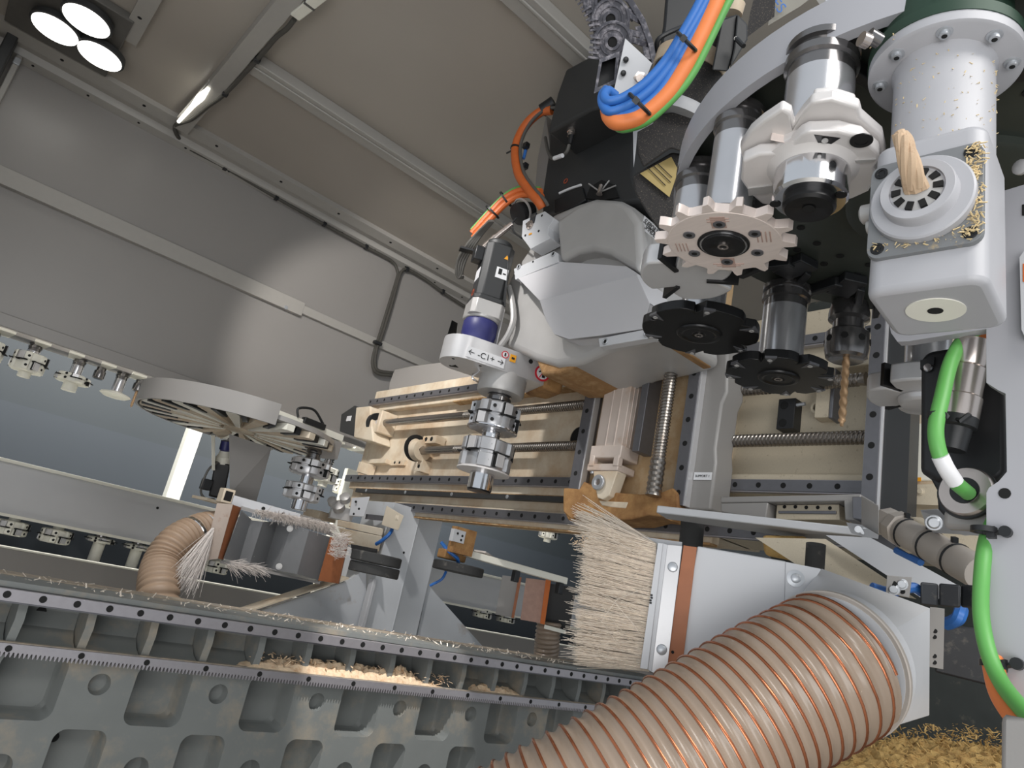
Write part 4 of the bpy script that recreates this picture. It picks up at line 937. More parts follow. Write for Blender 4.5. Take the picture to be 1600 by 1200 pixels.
for q in ((811, 417), (865, 397)): b.dot(on('x', 1.462, *q), (-1, 0, 0), .006, .003)
b.dot(on('x', 1.462, 833, 409), (-1, 0, 0), .004, .002); b.build('cover_flange', None, t, bevel=.003)
b = M(LIGHTP); slab(b, 'x', 1.455, [(935, 529), (1020, 512), (1024, 520), (1022, 527), (937, 542)], .03); b.use(ZINC)
for q in ((946, 534), (1011, 522)): b.ring(on('x', 1.455, *q), (-1, 0, 0), .006, .011, .004)
b.use(HOLE)
for q in ((946, 534), (1011, 522)): b.dot(on('x', 1.455, *q), (-1, 0, 0), .006, .003)
b.build('cover_flange', None, t, bevel=.003)
b = M(LABW); L1 = [on('x', 1.49, *p) for p in ((1007, 337), (1031, 360), (1032, 381), (1001, 356))]
b.prism(L1, (.003, 0, 0)); b.build('name_label', None, t)
u = L1[1] - L1[0]; w = L1[0] - L1[3]
text('SUPPORT', .021, (L1[0] + L1[1]) / 2 - w * .3 - UX * .001, u, w, t, name='label_lettering')
text('SPINDEL', .021, (L1[2] + L1[3]) / 2 + w * .3 - UX * .001, u, w, t, name='label_lettering')
t = T('valve_unit', 'small white valve block with a dark back on the upper left of the spindle head', 'valve', D(2.3, 838, 370))
c = lambda px, py: on('x', 1.44, px, py)
b = M(LIGHTP); b.prism([c(817, 345), (c(851, 330)), c(866, 341), c(857, 355), c(856, 366), c(860, 372), c(829, 389), c(815, 370)], (.06, 0, 0)); b.use(HOLE)
for q in ((823, 350), (847, 337), (821, 368), (842, 361)): b.dot(c(*q), (-1, 0, 0), .005, .002)
b.build('body', None, t, bevel=.004)
b = M(NICKEL); b.lathe(c(829, 352), (-1, 0, 0), [(.018, 0), (.018, .006), (.012, .007), (.012, .012)], 20); b.use(CHAINB).obox(c(833, 342), (.004, 0, 0), (0, .014, 0), (0, 0, .022)); b.build('gauge', None, t)
M(AMBER).obox(c(829, 366), (.003, 0, 0), (0, .008, 0), (0, 0, .003)).build('label', None, t)
M(DARKG).prism([on('x', 1.5, *p) for p in ((856, 336), (874, 346), (868, 382), (838, 394), (830, 388), (862, 370))], (.05, 0, 0)).build('backing', None, t, bevel=.004)
b = M(BLACK); b.lathe(on('x', 1.5, 817, 332), (-.7, .1, -.7), [(.03, -.05), (.045, 0), (.045, .03), (.02, .035)], 24); b.use(CAST).ring(on('x', 1.49, 817, 328), (-.7, .1, -.7), .045, .05, .008); b.build('knob', None, t)
M(BLACK).tube(spline([c(815, 372), c(803, 362), c(800, 350), c(808, 340)], 5), .004, 6).build('tube', None, t)
# swivel arm with spindle
S = V((1.555, 2.016, 0)); uu = V((.95, -.31, 0)).normalized(); vv = V((-uu.y, uu.x, 0))
ZB, ZT = 2.285, 2.375
t = T('angled_spindle', 'silver angled spindle arm with axis label and warning signs', 'spindle arm', S + UZ * ZB)
b = M(ALU); aw = .088; pts = []
for k in range(13):
    a = PI / 2 + PI * k / 12; pts.append(S - uu * .17 + uu * (aw * math.cos(a)) + vv * (aw * math.sin(a)))
pts += [S + uu * .12 - vv * aw, S + uu * .16 - vv * aw * .7, S + uu * .16 + vv * aw * .7, S + uu * .12 + vv * aw]
b.prism([p + UZ * ZB for p in pts], (0, 0, ZT - ZB))
b.use(HOLE)
for a, e_ in ((-.2, .05), (-.1, .06), (-.12, -.06), (-.22, -.04)): b.dot(S + uu * a + vv * e_ + UZ * ZB, (0, 0, -1), .006, .001)
b.prism([S - uu * .17 + vv * .04 + UZ * (ZB - .001), S - uu * .2 + vv * .06 + UZ * (ZB - .001), S - uu * .19 + vv * .02 + UZ * (ZB - .001)], (0, 0, .0012))
b.bolt(S + uu * .06 - vv * aw + UZ * (ZT - .02), -vv, .006, .004)
arm = b.build('arm_housing', None, t, bevel=.004)
def onarm(s, z): return S + uu * s - vv * (aw + .001) + UZ * z
b = M(LABW); b.obox(onarm(-.115, ZB + .028), uu * .075, vv * .001, UZ * .02); b.build('axis_label', None, t)
text('\u2190 -C1+ \u2192', .032, onarm(-.115, ZB + .028) - vv * .001, uu, UZ, t, name='label_lettering')
b = M(RED); c = onarm(-.045, ZB + .062); b.ring(c, -vv, .011, .014, .002); b.use(LABW).dot(c, -vv, .011, .0015); b.use(INK).obox(c - vv * .002, uu * .003, vv * .001, UZ * .006); b.build('glove_sign', None, t)
b = M(AMBER); c = onarm(-.012, ZB + .058); b.obox(c, uu * .012, vv * .001, UZ * .014); b.use(INK).obox(c - vv * .0008, uu * .006, vv * .001, UZ * .004); b.build('yellow_sign', None, t)
b = M(RED); c = onarm(.115, ZB + .04); b.ring(c, -vv, .024, .031, .002, 32); b.use(LABW).dot(c, -vv, .024, .0015, 32); b.use(INK).obox(c - vv * .002 + uu * .006 - UZ * .004, uu * .006, vv * .0006, UZ * .013).obox(c - vv * .002 + UZ * .008 - uu * .006, (uu + UZ * .8) * .009, vv * .0006, (UZ - uu) * .002)
b.use(RED).obox(c - vv * .0024, (uu * .5 + UZ) * .02, vv * .0004, (uu - UZ * .5) * .0016); b.build('no_pouring_sign', None, t)
b = M(RUST); b.prism([p + UZ * (ZB - .01) for p in (S + uu * .13 - vv * aw * 1.02, S + uu * .22 - vv * aw * .8, S + uu * .22 + vv * aw * .6, S + uu * .13 + vv * aw)], (0, 0, .09)); b.build('dust_crust', None, t, bevel=.015)
b = M(CAST); b.lathe(S + UZ * ZB, -UZ, [(.088, -.01), (.09, 0), (.09, .055), (.085, .066), (.05, .067)], 48); b.build('spindle_nose', None, t)
b = M(CHROME); b.tube(spline([S - uu * .1 + UZ * ZB, S - uu * .12 + UZ * (ZB - .035), S - uu * .06 + UZ * (ZB - .045), S - uu * .05 - vv * .03 + UZ * (ZB - .044)], 6), .004, 8); b.build('air_pipe', None, t)
# its motor
MC = S - uu * .135
t = T('arm_servo_motor', 'charcoal upright servo motor with blue coupling on the spindle arm', 'motor', MC + UZ * ZT)
b = M(BLUE); b.lathe(MC + UZ * ZT, UZ, [(.065, 0), (.062, .03), (.067, .04), (.067, .085), (.062, .095)], 36); b.build('coupling', None, t)
mu = V((.93, -.37, 0)).normalized(); mv = V((-mu.y, mu.x, 0))
def rbox(b, c, a, ch, z0, z1, mu=mu, mv=mv):
    q = [(a, -a + ch), (a, a - ch), (a - ch, a), (-a + ch, a), (-a, a - ch), (-a, -a + ch), (-a + ch, -a), (a - ch, -a)]
    return b.prism([c + mu * x + mv * y + UZ * z0 for x, y in q], (0, 0, z1 - z0))
b = M(CAST); b.lathe(MC + UZ * (ZT + .095), UZ, [(.066, 0), (.07, .012)], 36); rbox(b, MC, .066, .018, ZT + .105, ZT + .165); b.build('gearbox', None, t, bevel=.003)
b = M(DARKG); rbox(b, MC, .064, .02, ZT + .165, ZT + .185); rbox(b, MC, .058, .022, ZT + .185, ZT + .41); b.lathe(MC + UZ * (ZT + .41), UZ, [(.054, 0), (.054, .02), (.045, .028)], 32); b.build('motor_body', None, t, bevel=.004)
def onmot(sgn, s, z): return (MC - mv * .0585 + mu * s + UZ * z) if sgn else (MC - mu * .0585 + mv * s + UZ * z)
b = M(LABW); b.obox(onmot(1, .02, ZT + .29), mu * .024, mv * .001, UZ * .022); b.use(INK).obox(onmot(1, .012, ZT + .295) - mv * .001, mu * .007, mv * .0006, UZ * .012).obox(onmot(1, .03, ZT + .29) - mv * .001, mu * .006, mv * .0006, UZ * .003); b.build('type_label', None, t)
b = M(LABW); b.obox(onmot(0, 0.0, ZT + .28), mv * .026, mu * .001, UZ * .024); b.build('type_label', None, t)
b = M(AMBER); c = onmot(1, .025, ZT + .36); b.prism([c - mu * .01 - UZ * .008, c + mu * .01 - UZ * .008, c + UZ * .01], -mv * .001); b.build('warning_sign', None, t)
b = M(mat('rust_red_mark', (160, 74, 48), .6)); c = onmot(0, .005, ZT + .205); b.ring(c, -mu, .008, .015, .001); b.build('round_mark', None, t)
b = M(BLACK); b.obox(MC - mu * .075 + UZ * (ZT + .36), mu * .018, mv * .025, UZ * .03); b.build('plug_housing', None, t, bevel=.004)
b = M(NICKEL); c0 = MC - mu * .06 + UZ * (ZT + .395); b.cyl(c0, c0 + V((.03, -.02, .06)), .014); b.cyl(c0 + V((.03, -.02, .06)), c0 + V((.07, -.05, .13)), .011); b.build('connector', None, t)
t = T('motor_cable_bundle', 'grey cable loop tied beside the upright servo motor', 'cable', D(2.85, 720, 430))
for k in range(4):
    o = k * .012
    M(CGREY).tube(spline([D(2.8, 765 + k * 2, 345), D(2.85, 745 + k * 3, 365), D(2.87, 728 + k * 4, 385), D(2.9, 716 + k * 4, 405), D(2.92, 713 + k * 3, 425), D(2.93, 717 + k * 2, 434), D(2.92, 722, 430)], 6), .0065, 8).build('cable', None, t)
M(BLACK).obox(D(2.85, 729, 391), (.024, -.016, .0), (.008, .016, 0), (0, 0, .004)).build('cable_tie', None, t)
t = T('arm_bracket', 'dark bracket plates between the upright servo motor and spindle head', 'bracket', D(2.6, 780, 480))
M(DARKG).prism([D(2.75, 781, 405), D(2.7, 795, 402), D(2.65, 790, 480), D(2.68, 778, 480)], ray(785, 450) * .1).build('plate', None, t, bevel=.003)
M(CAST).prism([D(2.7, 772, 488), D(2.65, 790, 482), D(2.62, 775, 545), D(2.7, 760, 540)], ray(775, 520) * .1).build('web', None, t, bevel=.006)
M(BLACK).prism([D(2.8, 697, 530), D(2.8, 706, 500), D(2.85, 715, 505), D(2.85, 712, 530)], ray(705, 520) * .06).build('guard', None, t)
# tool in the spindle
t = T('window_profile_tool', 'two-stage silver profile cutter in the spindle arm', 'cutting tool', S + UZ * (ZB - .06))
TZ = ZB - .06
b = M(SMOKE); b.lathe(S + UZ * TZ, -UZ, [(.046, -.012), (.046, .01), (.04, .012), (.04, .018), (.046, .02), (.046, .034), (.038, .036), (.038, .055)], 40); b.build('tool_holder', None, t)
hogger(t, S + UZ * (TZ - .045), .086, .105, TOOLG, 6, s0=.5)
M(CHROME).lathe(S + UZ * (TZ - .15), -UZ, [(.095, -.008), (.095, -.004), (.04, 0), (.034, .002), (.034, .045)], 40).build('spacer', None, t)
hogger(t, S + UZ * (TZ - .185), .09, .115, TOOLG, 5, s0=1.2)
M(TOOLW).lathe(S + UZ * (TZ - .296), -UZ, [(.09, 0), (.098, .004), (.098, .009), (.06, .012)], 40).build('cutter_disc', None, t)
b = M(CHROME); b.lathe(S + UZ * (TZ - .3), -UZ, [(.045, 0), (.045, .07)], 40); b.use(BLKM).lathe(S + UZ * (TZ - .37), -UZ, [(.044, 0), (.042, .006), (.02, .007)], 32); b.build('nose', None, t)
# ================================================================ BLACK MOTOR HOUSING, CHAIN, CABLES
t = T('main_spindle_motor', 'large charcoal motor cover with a protruding box above the spindle head', 'motor', on('x', 1.6, 920, 330))
b = M(DARKG); slab(b, 'x', 1.56, [(857, 207), (882, 150), (960, 130), (1010, 140), (992, 203), (989, 274), (1003, 314), (968, 318), (930, 312), (900, 322), (846, 336), (846, 305), (856, 237)], .3); b.build('body', None, t, bevel=.015, segs=3)
b = M(DARKG); P1 = [on('x', 1.40, *p) for p in ((855, 208), (870, 147), (884, 108), (936, 80), (985, 95), (985, 160), (922, 171))]
b.prism(P1, (.22, 0, 0)); b.build('terminal_box', None, t, bevel=.012, segs=3)
c = on('x', 1.5, 893, 205)
b = M(NICKEL); b.lathe(on('x', 1.44, 893, 203), -UZ, [(.016, -.01), (.016, .012), (.012, .014), (.012, .03)], 16); b.use(BLACK).lathe(on('x', 1.44, 893, 212), -UZ, [(.011, 0), (.009, .04)], 12); b.build('cable_gland', None, t)
M(CGREY).tube(spline([on('x', 1.44, 890, 224), on('x', 1.45, 885, 238), on('x', 1.46, 873, 246), on('x', 1.48, 862, 247), on('x', 1.5, 856, 235), on('x', 1.52, 852, 215)], 6), .007, 8).build('signal_cable', None, t)
M(LABW).tube([on('x', 1.435, 879, 243), on('x', 1.44, 866, 247.5)], .0085, 8).build('cable_sleeve', None, t)
M(PAINT).prism([on('x', 1.58, *p) for p in ((853, 180), (862, 250), (850, 310), (836, 300), (840, 250))], (.05, 0, 0)).build('side_sheet', None, t)
b = M(mat('rust_red_mark', (160, 74, 48), .6)); b.ring(on('x', 1.558, 884, 283), (-1, 0, 0), .007, .012, .001); b.build('round_mark', None, t)
b = M(BLACK); slab(b, 'x', 1.55, [(865, 312), (910, 292), (915, 312), (900, 322), (866, 334)], .04); b.build('vent_recess', None, t, bevel=.004)
b = M(HOLE); slab(b, 'x', 1.552, [(915, 310), (922, 292), (940, 281), (958, 288), (966, 308), (945, 312)], .03); b.use(CAST)
for q in ((920, 287), (962, 290), (952, 282)): b.tube([on('x', 1.548, 938, 300), on('x', 1.548, *q)], .003, 6)
b.use(NICKEL).lathe(on('x', 1.53, 937, 300), UZ, [(.012, -.01), (.009, 0), (.007, .03)], 12); b.build('fan_grille', None, t)
M(LABW).tube(spline([on('x', 1.545, 874, 302), on('x', 1.545, 890, 295), on('x', 1.545, 908, 289)], 4), .005, 8).build('edge_trim', None, t)
# orange conduit
t = T('orange_conduit_loop', 'orange conduit looping left of the charcoal motor cover', 'conduit', D(2.5, 810, 300))
pth = [on('x', 1.5, 862, 172), on('x', 1.48, 843, 176), on('x', 1.46, 820, 198), on('x', 1.45, 806, 232), on('x', 1.45, 810, 270), on('x', 1.46, 825, 295), on('x', 1.48, 842, 315), on('x', 1.5, 848, 325)]
M(ORANGED).tube(spline(pth, 8), .02, 14).build('conduit', None, t)
M(CGREY).tube(spline([p + V((0, -.03, 0)) for p in pth], 8), .007, 8).build('grey_cable', None, t)
b = M(BLACK); c = on('x', 1.49, 854, 168); b.cyl(on('x', 1.485, 847, 173), on('x', 1.5, 866, 160), .028); b.build('cap', None, t)
b = M(BLACK); c = on('x', 1.45, 806, 232); b.ring(c - UZ * .003, UZ, .0195, .024, .008); b.cyl(c, c + V((0, .06, 0)), .004, 6); b.build('cable_tie', None, t)
b = M(CBLUE); b.cyl(on('x', 1.47, 822, 232), on('x', 1.47, 818, 248), .007, 8); b.use(BLACK).obox(on('x', 1.46, 822, 228), (.01, 0, 0), (0, .012, 0), (0, 0, .012)).obox(on('x', 1.46, 820, 260), (.01, 0, 0), (0, .012, 0), (0, 0, .012)); b.build('blue_fitting', None, t)
t = T('orange_cable_run', 'orange and green cables running from the conduit down to the servo motor', 'cable', D(2.7, 770, 350))
pth = [on('x', 1.48, 845, 300), on('x', 1.46, 815, 298), on('x', 1.44, 790, 310), on('x', 1.42, 765, 335), on('x', 1.4, 738, 365)]
for k, (m, r, o) in enumerate(((ORANGED, .015, 0), (ORANGED, .013, -.026), (CGREEN, .008, .02))): M(m).tube(spline([p + V((0, o * .6, o)) for p in pth], 6), r, 10).build('cable', None, t)
sp_ = spline(pth, 6)
for i in (12, 17):
    tg = (sp_[i + 1] - sp_[i]).normalized(); M(BLACK).ring(sp_[i] + V((0, -.002, -.004)) - tg * .004, tg, .033, .037, .008).build('cable_tie', None, t)
# mid servo with dusty sleeve
t = T('dusty_column_motor', 'dusty black hexagonal motor with a yellow label left of the carousel rim', 'motor', D(1.5, 1040, 330))
P = [(992, 203), (1012, 182), (1055, 175), (1096, 180), (1092, 215), (1076, 240), (1048, 232), (1005, 262), (996, 240)]
M(DUSTBLK).prism([D(1.55, *p) for p in P], ray(1040, 210) * .25).build('collar_box', None, t, bevel=.004)
P = [(989, 274), (1050, 238), (1090, 245), (1090, 330), (1065, 380), (1046, 384), (1010, 332), (992, 300)]
M(DUSTBLK).prism([D(1.6, *p) for p in P], ray(1040, 290) * .25).build('motor_base', None, t, bevel=.004)
M(LABY).prism([D(1.59, *p) for p in ((1000, 271), (1049, 245), (1060, 266), (1046, 308))], ray(1040, 290) * .004).build('yellow_label', None, t)
b = M(INK)
for a, e in (((1020, 258), (1048, 285)), ((1012, 262), (1040, 290)), ((1028, 256), (1050, 277))): b.tube([D(1.587, *a), D(1.587, *e)], .0012, 4)
b.build('label_print', None, t)
cc0, cc1 = D(1.6, 1054, 182), D(1.6, 1084, 95)
M(LIGHTP).lathe(cc0, cc1 - cc0, [(.085, -.014), (.087, 0), (.085, .012)], 36).build('white_ring', None, t)
b = M(DUSTBLK); b.lathe(cc0, cc1 - cc0, [(.08, .01), (.081, .10)], 36); b.build('sleeve', None, t)
b = M(CREAM); b.lathe(cc0, cc1 - cc0, [(.084, .1), (.086, .104), (.086, .135), (.078, .14)], 36); b.build('clamp_ring', None, t)
M(LIGHTP).prism([D(1.48, 989, 203), D(1.45, 1022, 188), D(1.45, 1020, 193), D(1.47, 996, 206), D(1.48, 993, 240), D(1.48, 990, 262)], ray(1000, 210) * .02).build('bracket_edge', None, t)
t = T('servo_motor', 'black motor with strap behind the coloured cables at the top', 'motor', D(1.75, 1075, 90))
M(BLACK).prism([D(1.75, *p) for p in ((1040, -10), (1125, -10), (1120, 60), (1112, 100), (1030, 80), (1036, 40))], ray(1075, 40) * .2).build('body', None, t, bevel=.008)
M(DUSTBLK).prism([D(1.7, *p) for p in ((1062, 80), (1088, 70), (1112, 80), (1118, 105), (1108, 135), (1075, 120))], ray(1090, 100) * .1).build('face', None, t, bevel=.004)
M(mat('rust_red_mark', (160, 74, 48), .6)).prism([D(1.69, *p) for p in ((1095, 72), (1103, 66), (1107, 80), (1100, 86))], ray(1100, 75) * .003).build('red_mark', None, t)
b = M(LIGHTP); b.ring(D(1.62, 1092, 75), -ray(1092, 75), .004, .008, .004); b.build('eyelet', None, t)
M(BLACK).tube(spline([D(1.7, 1027, 82), D(1.68, 1030, 60), D(1.7, 1066, 42), D(1.73, 1078, 38)], 6), .006, 8).build('strap', None, t)
M(DUSTBLK).tube(spline([D(1.6, 1120, 30), D(1.6, 1122, 55), D(1.62, 1115, 80), D(1.62, 1116, 100)], 6), .015, 10).build('taped_cable', None, t)
M(CGREY).tube(spline([D(1.6, 1148, -10), D(1.6, 1136, 15), D(1.6, 1122, 34)], 6), .007, 8).build('grey_cable', None, t)
t = T('black_junction_box', 'black junction box with a latch at the top beside the carousel rim', 'junction box', D(1.5, 1150, 100))
M(BLACK).prism([D(1.45, *p) for p in ((1128, 30), (1152, 22), (1148, 75), (1138, 112), (1112, 110))], ray(1140, 70) * .16).build('box', None, t, bevel=.003)
M(DARKG).prism([D(1.44, *p) for p in ((1152, 22), (1168, 38), (1168, 62), (1140, 108), (1147, 75))], ray(1150, 60) * .16).build('side', None, t, bevel=.003)
b = M(BLACK); b.tube([D(1.42, 1150, 60), D(1.4, 1162, 72)], .005, 8); b.use(CHROME).lathe(D(1.42, 1150, 60), -ray(1150, 60), [(.005, 0), (.004, .004)], 10); b.build('latch', None, t)
b = M(CREAM); b.cyl(D(1.5, 1145, 22), D(1.5, 1150, 5), .02); b.use(CGREEN).cyl(D(1.5, 1149, 8), D(1.5, 1156, -14), .014); b.build('green_gland', None, t)
M(DUSTBLK).prism([D(1.75, *p) for p in ((1180, -10), (1212, -10), (1210, 26), (1165, 60), (1172, 20))], ray(1190, 20) * .1).build('back_box', None, t)
b = M(mat('pale_side_panel', (150, 146, 136), .6)); b.prism([D(1.9, *p) for p in ((1208, -20), (1290, -20), (1250, 10), (1200, 40))], ray(1230, 0) * .03); tp = tag(b.build('lettered_board'), 'pale panel with blue lettering glimpsed above the carousel rim', 'panel')
text('ES', .04, D(1.88, 1216, 9), D(1.88, 1232, 27) - D(1.88, 1208, 0), D(1.88, 1222, 2) - D(1.88, 1214, 12), tp, CBLUE)
# energy chain
t = T('energy_chain', 'grey dusty cable drag chain hanging at the top centre', 'cable chain', D(1.6, 950, 110))
LK = [(922, -32), (941, 2), (954, 30), (957, 66), (950, 108)]
RK = [(958, -30), (984, 2), (1003, 32), (1016, 68), (1022, 100)]
for k in range(4):
    c = D(1.62, *LK[k]); nx = D(1.62, *LK[k + 1]); n = -ray(*LK[k]).normalized(); ax = (nx - c); ax = (ax - n * ax.dot(n)).normalized(); w = n.cross(ax)
    if w.dot(ROW[0]) < 0: w = -w
    R = .045; pts = []
    for i in range(17):
        a = PI * .5 + PI * i / 16; pts.append((math.cos(a) * R, math.sin(a) * R))
    pts += [(R * .9, -R * .86), (R * .9, R * .86)]
    b = M(CHAIN); b.plate2d(c, ax, w, pts, -n * .014)
    b.ring(c, n, .011, .018, .005).ring(c, n, .025, .029, .003).ring(c, n, .038, .043, .004); b.use(HOLE).dot(c, n, .0105, .002)
    b.use(CHAIN)
    for i in range(5): b.obox(c - w * R * .86 + ax * (R * -.1 + i * .0105) + n * .002, ax * .0025, w * .012, n * .005)
    lk = b.build('link', None, t, bevel=.0015)
    r0, r1 = D(1.68, *RK[k]), D(1.68, *RK[k + 1]); l0 = c + w * R * .6
    b = M(CHAIN); rx = (r1 - r0).normalized(); b.obox((r0 + r1) / 2, rx * (r1 - r0).length * .52, w * .007, n * .03)
    b.obox((r0 + r1) / 2 - w * .01 + n * .02, rx * (r1 - r0).length * .3, w * .012, n * .006)
    for f in (.12, .7):
        p0, p1 = l0 + ax * R * (f - .3) * 1.6, r0.lerp(r1, f); q = (p1 - p0).normalized(); b.obox((p0 + p1) / 2, q * (p1 - p0).length / 2, ax * .007, n * .005)
    b.build('crossbar', None, t, bevel=.0015)
b = M(CHAIN)
F = [D(1.55, *p) for p in ((937, 92), (968, 80), (963, 130), (928, 146))]
Fi = [F[0].lerp(F[2], .14), F[1].lerp(F[3], .14), F[2].lerp(F[0], .14), F[3].lerp(F[1], .14)]
for i in range(4): b.prism([F[i], F[(i + 1) % 4], Fi[(i + 1) % 4], Fi[i]], ray(950, 110) * .04)
b.use(BLACK).prism([p + ray(950, 110) * .035 for p in F], ray(950, 110) * .01); b.build('end_frame', None, t)
b = M(LIGHTP); P = [(977, 60), (1019, 99), (1010, 120), (986, 150), (974, 155), (959, 143)]
b.prism([D(1.5, *p) for p in P], ray(985, 110) * .012); b.use(BLACK)
for q in ((978, 93), (974, 114)): b.lathe(D(1.5, *q), -ray(*q), [(.006, 0), (.006, .012), (.004, .013)], 12)
b.use(NICKEL).lathe(D(1.5, 1000, 122), -ray(1000, 122), [(.014, 0), (.014, .004), (.009, .005), (.009, .012)], 6); b.build('mounting_plate', None, t)
t = T('coloured_cable_bundle', 'bundle of blue, orange and green cables sweeping down at the top centre', 'cable', D(1.4, 1000, 180))
cabs = [(CBLUE, .0085, [(1105, -20), (1085, 20), (1062, 60), (1040, 95), (1008, 130), (975, 152), (952, 158), (944, 150), (950, 142), (962, 150)]),
        (CBLUE, .0085, [(1113, -20), (1092, 22), (1068, 64), (1048, 100), (1018, 138), (985, 163), (955, 174), (943, 165), (941, 150), (948, 140)]),
        (CBLUE, .008, [(1119, -20), (1099, 24), (1075, 68), (1056, 102), (1028, 146), (990, 176), (958, 181), (946, 172), (943, 158)]),
        (ORANGE, .0145, [(1128, -20), (1112, 20), (1088, 70), (1066, 112), (1040, 150), (1000, 184), (968, 191), (954, 184), (950, 170)]),
        (CGREEN, .008, [(1150, -20), (1131, 16), (1106, 68), (1082, 114), (1056, 148), (1015, 186), (985, 199), (968, 200), (960, 192)])]
for i, (m, r, P) in enumerate(cabs):
    n = len(P); M(m).tube(spline([D(1.36 - .012 * i * 0 + (.10 * max(0, (j - n * .6) / n) if j > n * .6 else 0), *p) for j, p in enumerate(P)], 7), r * 1.12, 12).build('cable', None, t)
for a, e in (((1060, 52), (1086, 78)), ((985, 148), (1014, 177))):
    p0, p1 = D(1.335, *a), D(1.335, *e); m0 = (p0 + p1) / 2
    b = M(BLACK); b.tube(spline([p0 + ray(*a) * .05, p0, m0 - ray(*a) * .012, p1, p1 + ray(*e) * .05], 5), .004, 6); b.obox(p0.lerp(p1, .3) - ray(*a) * .012, (p1 - p0) * .12, ray(*a).cross(p1 - p0).normalized() * .006, ray(*a) * .006); b.build('cable_tie', None, t)
# ================================================================ NEAR CAROUSEL
CC = V((.905, .295, 2.1)); CR = .365
t = T('tool_carousel', 'large dark round tool magazine with a grey rim at the upper right', 'tool carousel', CC)
b = M(PLATEP); seg = 96; vs = []; fs = []
for r, z in ((CR, 0), (CR, .055), (CR - .012, .055), (CR - .012, 0)):
    for k in range(seg):
        a = 2 * PI * k / seg; vs.append(CC + V((r * math.cos(a), r * math.sin(a), z)))
for lo_, hi_ in ((32, 62), (91, 96)):
    b = M(PLATEP); fs = []
    for i in range(4):
        j = (i + 1) % 4
        for k in range(lo_, hi_): fs.append([i * seg + k, i * seg + (k + 1) % seg, j * seg + (k + 1) % seg, j * seg + k])
    for k in (lo_, hi_ % seg): fs.append([i * seg + k for i in range(4)])
    b.add(vs, fs); b.build('rim', None, t)
b = M(DISC); b.lathe(CC + UZ * .025, UZ, [(CR - .014, 0), (CR - .014, .02)], 96)
b.use(HOLE)
for k in range(24):
    a = 2 * PI * (k + .5) / 24
    for r, q in ((.20, .006), (.235, .006), (.27, .005)): b.dot(CC + V((r * math.cos(a), r * math.sin(a), .0245)), (0, 0, -1), q, .001, 12)
b.build('magazine_plate', None, t)
b = M(DISC); b.lathe(CC + UZ * .025, -UZ, [(.13, 0), (.13, .01), (.12, .014)], 48); b.build('hub', None, t)
slots = []
for k in range(16):
    a = math.radians(k * 22.5 + 8); d = V((math.cos(a), math.sin(a), 0)); w = V((-d.y, d.x, 0)); slots.append(d)
    b = M(BLACK)
    for s in (-1, 1):
        b.prism([CC + d * .25 + w * s * .012 + UZ * .004, CC + d * .25 + w * s * .026 + UZ * .004, CC + d * .30 + w * s * .05 + UZ * .004, CC + d * .345 + w * s * .046 + UZ * .004, CC + d * .34 + w * s * .036 + UZ * .004, CC + d * .30 + w * s * .036 + UZ * .004], (0, 0, .018))
    b.obox(CC + d * .262 + UZ * .016, d * .03, w * .02, UZ * .008); b.build('gripper', None, t, bevel=.002)
GT = 'tools hanging from the near carousel'
def spot(px, py, r=.335):
    p = on('z', 2.1, px, py); d = V((p.x - CC.x, p.y - CC.y, 0)).normalized(); return CC + d * r + UZ * .0
def at_xy(x, y, z=2.1): return V((x, y, z))
def wings(o, n, r0, r1, th, lead=.5, seg=12):
    """outline of an n-winged cutter disc"""
    pts = []
    for k in range(n):
        a0 = 2 * PI * k / n + o
        st = 2 * PI / n
        pts.append((r0 * math.cos(a0), r0 * math.sin(a0)))
        for i in range(seg + 1):
            f = i / seg; a = a0 + st * (.18 + .82 * f); r = r1 * (1 if f < .75 else 1 - .25 * (f - .75) / .25 * (1 - r0 / r1) * 2)
            pts.append((r * math.cos(a), r * math.sin(a)))
    return pts
# 1 silver shaper cutter
c = V((.567, .312, 2.105)); t = T('shaper_cutter', 'big silver cutter head with triangular knife seat, nearest on the carousel', 'cutting tool', c, GT)
flange(t, c, .034, .1)
b = M(TOOLW)
low = [(1160, 252), (1185, 241), (1215, 239), (1237, 226), (1250, 212), (1262, 206), (1310, 205), (1345, 214), (1372, 238), (1375, 250), (1366, 262), (1372, 276), (1357, 300), (1335, 310), (1312, 318), (1290, 330), (1240, 331), (1212, 322), (1190, 320), (1172, 304), (1157, 282)]
upp = [(1156, 232), (1172, 207), (1192, 190), (1222, 170), (1236, 178), (1240, 196), (1254, 176), (1268, 160), (1300, 155), (1342, 168), (1346, 184), (1378, 212), (1384, 240), (1376, 290), (1310, 305), (1200, 302), (1165, 275)]
b.prism([on('z', 1.968, *q) for q in low], (0, 0, .014)); b.prism([on('z', 1.984, *q) for q in upp], (0, 0, .012))
b.prism([on('z', 1.996, *q) for q in ((1270, 150), (1300, 147), (1336, 158), (1338, 178), (1300, 172), (1272, 172))], (0, 0, .01))
b.lathe((c.x, c.y, 1.975), UZ, [(.045, 0), (.045, .024), (.038, .032)], 40); cb = b.build('cutter_body', None, t, bevel=.003, segs=3)
b = M(TOOLW); b.lathe((c.x, c.y, 1.970), -UZ, [(.048, 0), (.041, .003), (.036, .008)], 48); b.use(CHROME).lathe((c.x, c.y, 1.964), -UZ, [(.0355, 0), (.0355, .03), (.033, .033), (.026, .033)], 48)
b.use(BLKM)
for s in (-1, 1): b.dot((c.x - .008 * s - .004, c.y + .0295 * s, 1.9312), (0, 0, -1), .0055, .001)
b.build('nose_ring', None, t)
